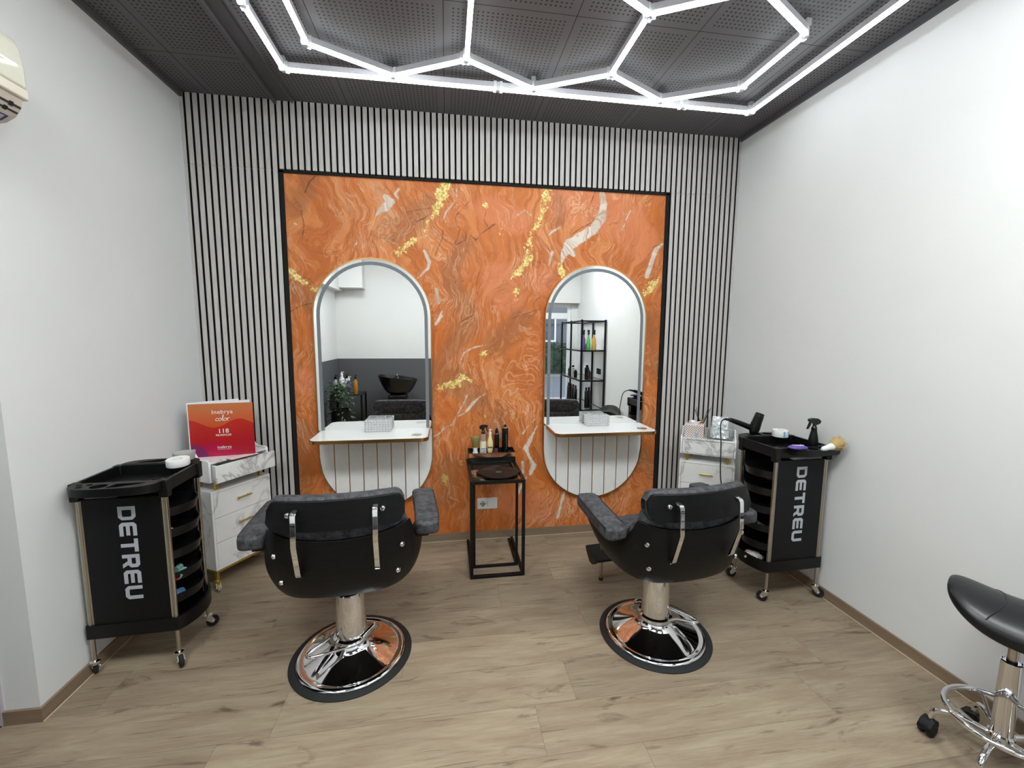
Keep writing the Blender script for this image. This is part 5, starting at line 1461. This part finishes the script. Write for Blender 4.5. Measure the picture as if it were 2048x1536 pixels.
# shelf rack along the right wall
t = thing('metal_shelf_rack', 'black steel rack with glass shelves against the right wall near the street door', 'shelf', (1.82, -3.10, 0))
hx, hy = .165, .50
for x in (-hx, hx):
    for y in (-hy, hy): m = MB(); m.box(x-.011, x+.011, y-.011, y+.011, 0, 1.715); m.build('post', M_BLACKM, t)
m = MB(); m.box(-hx-.011, -hx+.011, -.011, .011, 0, 1.715); m.build('post', M_BLACKM, t)
m = MB(); m.box(hx-.011, hx+.011, -.011, .011, 0, 1.715); m.build('post', M_BLACKM, t)
for z in (.07, .49, .895, 1.305, 1.705):
    m = MB(); v, f = plate([rrect(-hx-.011, hx+.011, -hy-.011, hy+.011, .001, 1), rrect(-hx+.011, hx-.011, -hy+.011, hy-.011, .001, 1)], .02); m.add(v, f, M=Matrix.Translation((0, 0, z-.02))); fr = m.build('shelf_frame', M_BLACKM, t, smooth=False)
    if z < 1.6:
        m = MB(); m.box(-hx+.0115, hx-.0115, -hy+.0115, hy-.0115, z-.008, z-.001); m.build('glass_shelf', M_GLASS, fr, smooth=False)
def simple_bottle(x, y, z, r, h, mt, capm, lb, grp, spray=False):
    b = thing('product_bottle' if not spray else 'spray_bottle', lb, 'bottle', (x, y, z), group=grp)
    m = MB(); m.lathe([(r*.95, 0), (r, .004), (r, h*.35), (r*.8, h*.5), (r*.85, h*.62), (r*.45, h*.85), (r*.42, h)] if spray else [(r*.95, 0), (r, .004), (r, h*.9), (r*.6, h*.95)], 20); m.build('body', mt, b)
    m = MB()
    if spray: trigger_head(m, h-.004, 1.25, -PI/2)
    else: m.lathe([(r*.6, h*.93), (r*.6, h*1.1), (r*.5, h*1.12), (0, h*1.12)], 14)
    m.build('trigger' if spray else 'cap', capm, b)
for k, (x, c, nm) in enumerate(((1.72, (110, 84, 140), 'violet'), (1.79, (96, 196, 110), 'green'), (1.87, (232, 172, 90), 'amber'))):
    simple_bottle(x, -2.72, 1.305, .033, .21, plain('spray_'+nm, c, .3), M_BLACK, nm+' spray bottle on the upper rack shelf', 'coloured spray bottles on the rack', True)
for k, (x, y, r, h, mt) in enumerate(((1.78, -2.72, .032, .18, M_BLACKG), (1.84, -2.80, .025, .11, plain('brown_glass', (80, 50, 24), .2)), (1.71, -3.15, .03, .15, M_WHITEP), (1.71, -3.30, .03, .12, M_BLACK), (1.71, -3.02, .025, .10, M_BLACK))):
    simple_bottle(x, y, .895, r, h, mt, M_BLACK, ['black pump bottle in front on the middle rack shelf', 'small brown glass bottle on the middle rack shelf', 'white bottle on the middle rack shelf', 'black bottle farthest back on the middle rack shelf', 'small black bottle beside the white one on the middle rack shelf'][k], 'products on the middle rack shelf')
for k, (x, y) in enumerate(((1.78, -2.73), (1.83, -2.76), (1.71, -3.00), (1.71, -3.12), (1.71, -3.24), (1.71, -3.36))):
    simple_bottle(x, y, .49, .024, .26, M_BLACKG, M_BLACK, 'tall black aerosol can on the lower rack shelf, '+['nearest the salon chairs', 'second from the salon chairs', 'third from the salon chairs', 'fourth from the salon chairs', 'fifth from the salon chairs', 'farthest back near the street door'][k], 'black cans on the lower rack shelf')
t = thing('black_socket', 'black double socket on the right wall behind the rack', 'socket', (XR, -2.86, .995))
m = MB(); m.box(-.012, 0, -.075, .075, -.04, .04); m.build('cover', M_BLACKG, t, bevel=.003)
m = MB(); m.lathe([(.02, 0), (.02, .002), (0, .002)], 20, M=Matrix.Translation((-.012, -.035, 0)) @ Matrix.Rotation(-PI/2, 4, 'Y')); m.build('outlet', M_BLACK, t)

# ------------------------------------------------------------------ street outside the door
m = MB(); m.box(-8, 12, -7.2, YR-.1, -.12, -.02); struct(m, 'floor_pavement', plain('paving', (150, 142, 134), .8, nscale=6, var=.15))
m = MB(); m.box(-14, 18, -12.5, -7.2, -.16, -.06); struct(m, 'floor_street', plain('asphalt', (92, 92, 96), .9))
m = MB(); m.box(-14, 18, -20, -12.5, -.14, -.02); struct(m, 'floor_far_pavement', plain('far_paving', (120, 116, 112), .8))
m = MB(); rnd = random.Random(3)
for k in range(2600):
    p = Vector((rnd.uniform(-4, 10), -13.6+rnd.uniform(-.25, .3), rnd.uniform(0, 1.25)))
    d = Vector((rnd.uniform(-1, 1), rnd.uniform(0, 1), rnd.uniform(-.6, .8))).normalized(); s = d.cross(Vector((.3, .2, 1))).normalized()*.05; L = .14
    m.add([p, p+d*L*.5+s, p+d*L, p+d*L*.5-s], [(0, 1, 2, 3)])
m.box(-4, 10, -14.3, -13.75, -.02, 1.2)
tag(m.build('hedge', plain('hedge_green', (44, 62, 38), .7, nscale=14, var=.5), smooth=False), 'clipped green hedge across the street', 'hedge')
t = thing('street_house', 'dark grey house with windows across the street', 'building', (2, -17, 0))
m = MB(); m.box(-8, 9, -2, 0, -.02, 6); m.build('wall', plain('house_render', (96, 96, 100), .8), t)
m = MB(); m.prism([(-2.2, 6), (.2, 6), (-1, 7.6)], -8.2, 9.2, 'x'); m.build('roof', plain('roof_tiles', (52, 48, 50), .7), t)
for x in (-6, -3.2, -.4, 2.4, 5.2):
    for z in (1.2, 3.9):
        m = MB(); m.box(x-.6, x+.6, 0, .06, z, z+1.3); wf = m.build('window', M_PVC, t)
        m = MB(); m.box(x-.52, x+.52, .06, .066, z+.08, z+1.22); m.build('pane', plain('dark_glass', (40, 46, 52), .1), wf)
t = thing('no_entry_sign', 'red and white no-entry street sign on a grey pole across the street', 'road sign', (2.55, -12.9, 0))
m = MB(); m.tube([(0, 0, -.02), (0, 0, 2.0)], .03, 12); m.build('pole', M_STEEL, t)
m = MB(); T = Matrix.Translation((0, .035, 1.75)) @ Matrix.Rotation(PI/2, 4, 'X') @ Matrix.Rotation(PI, 4, 'Y'); m.lathe([(.26, 0), (.26, .012), (0, .012)], 32, M=T @ Matrix.Translation((0, 0, 0))); sg = m.build('sign_disc', plain('sign_red', (190, 30, 40), .4), t)
m = MB(); m.box(-.19, .19, .028, .060, 1.71, 1.79); m.build('white_bar', M_WHITEP, sg)
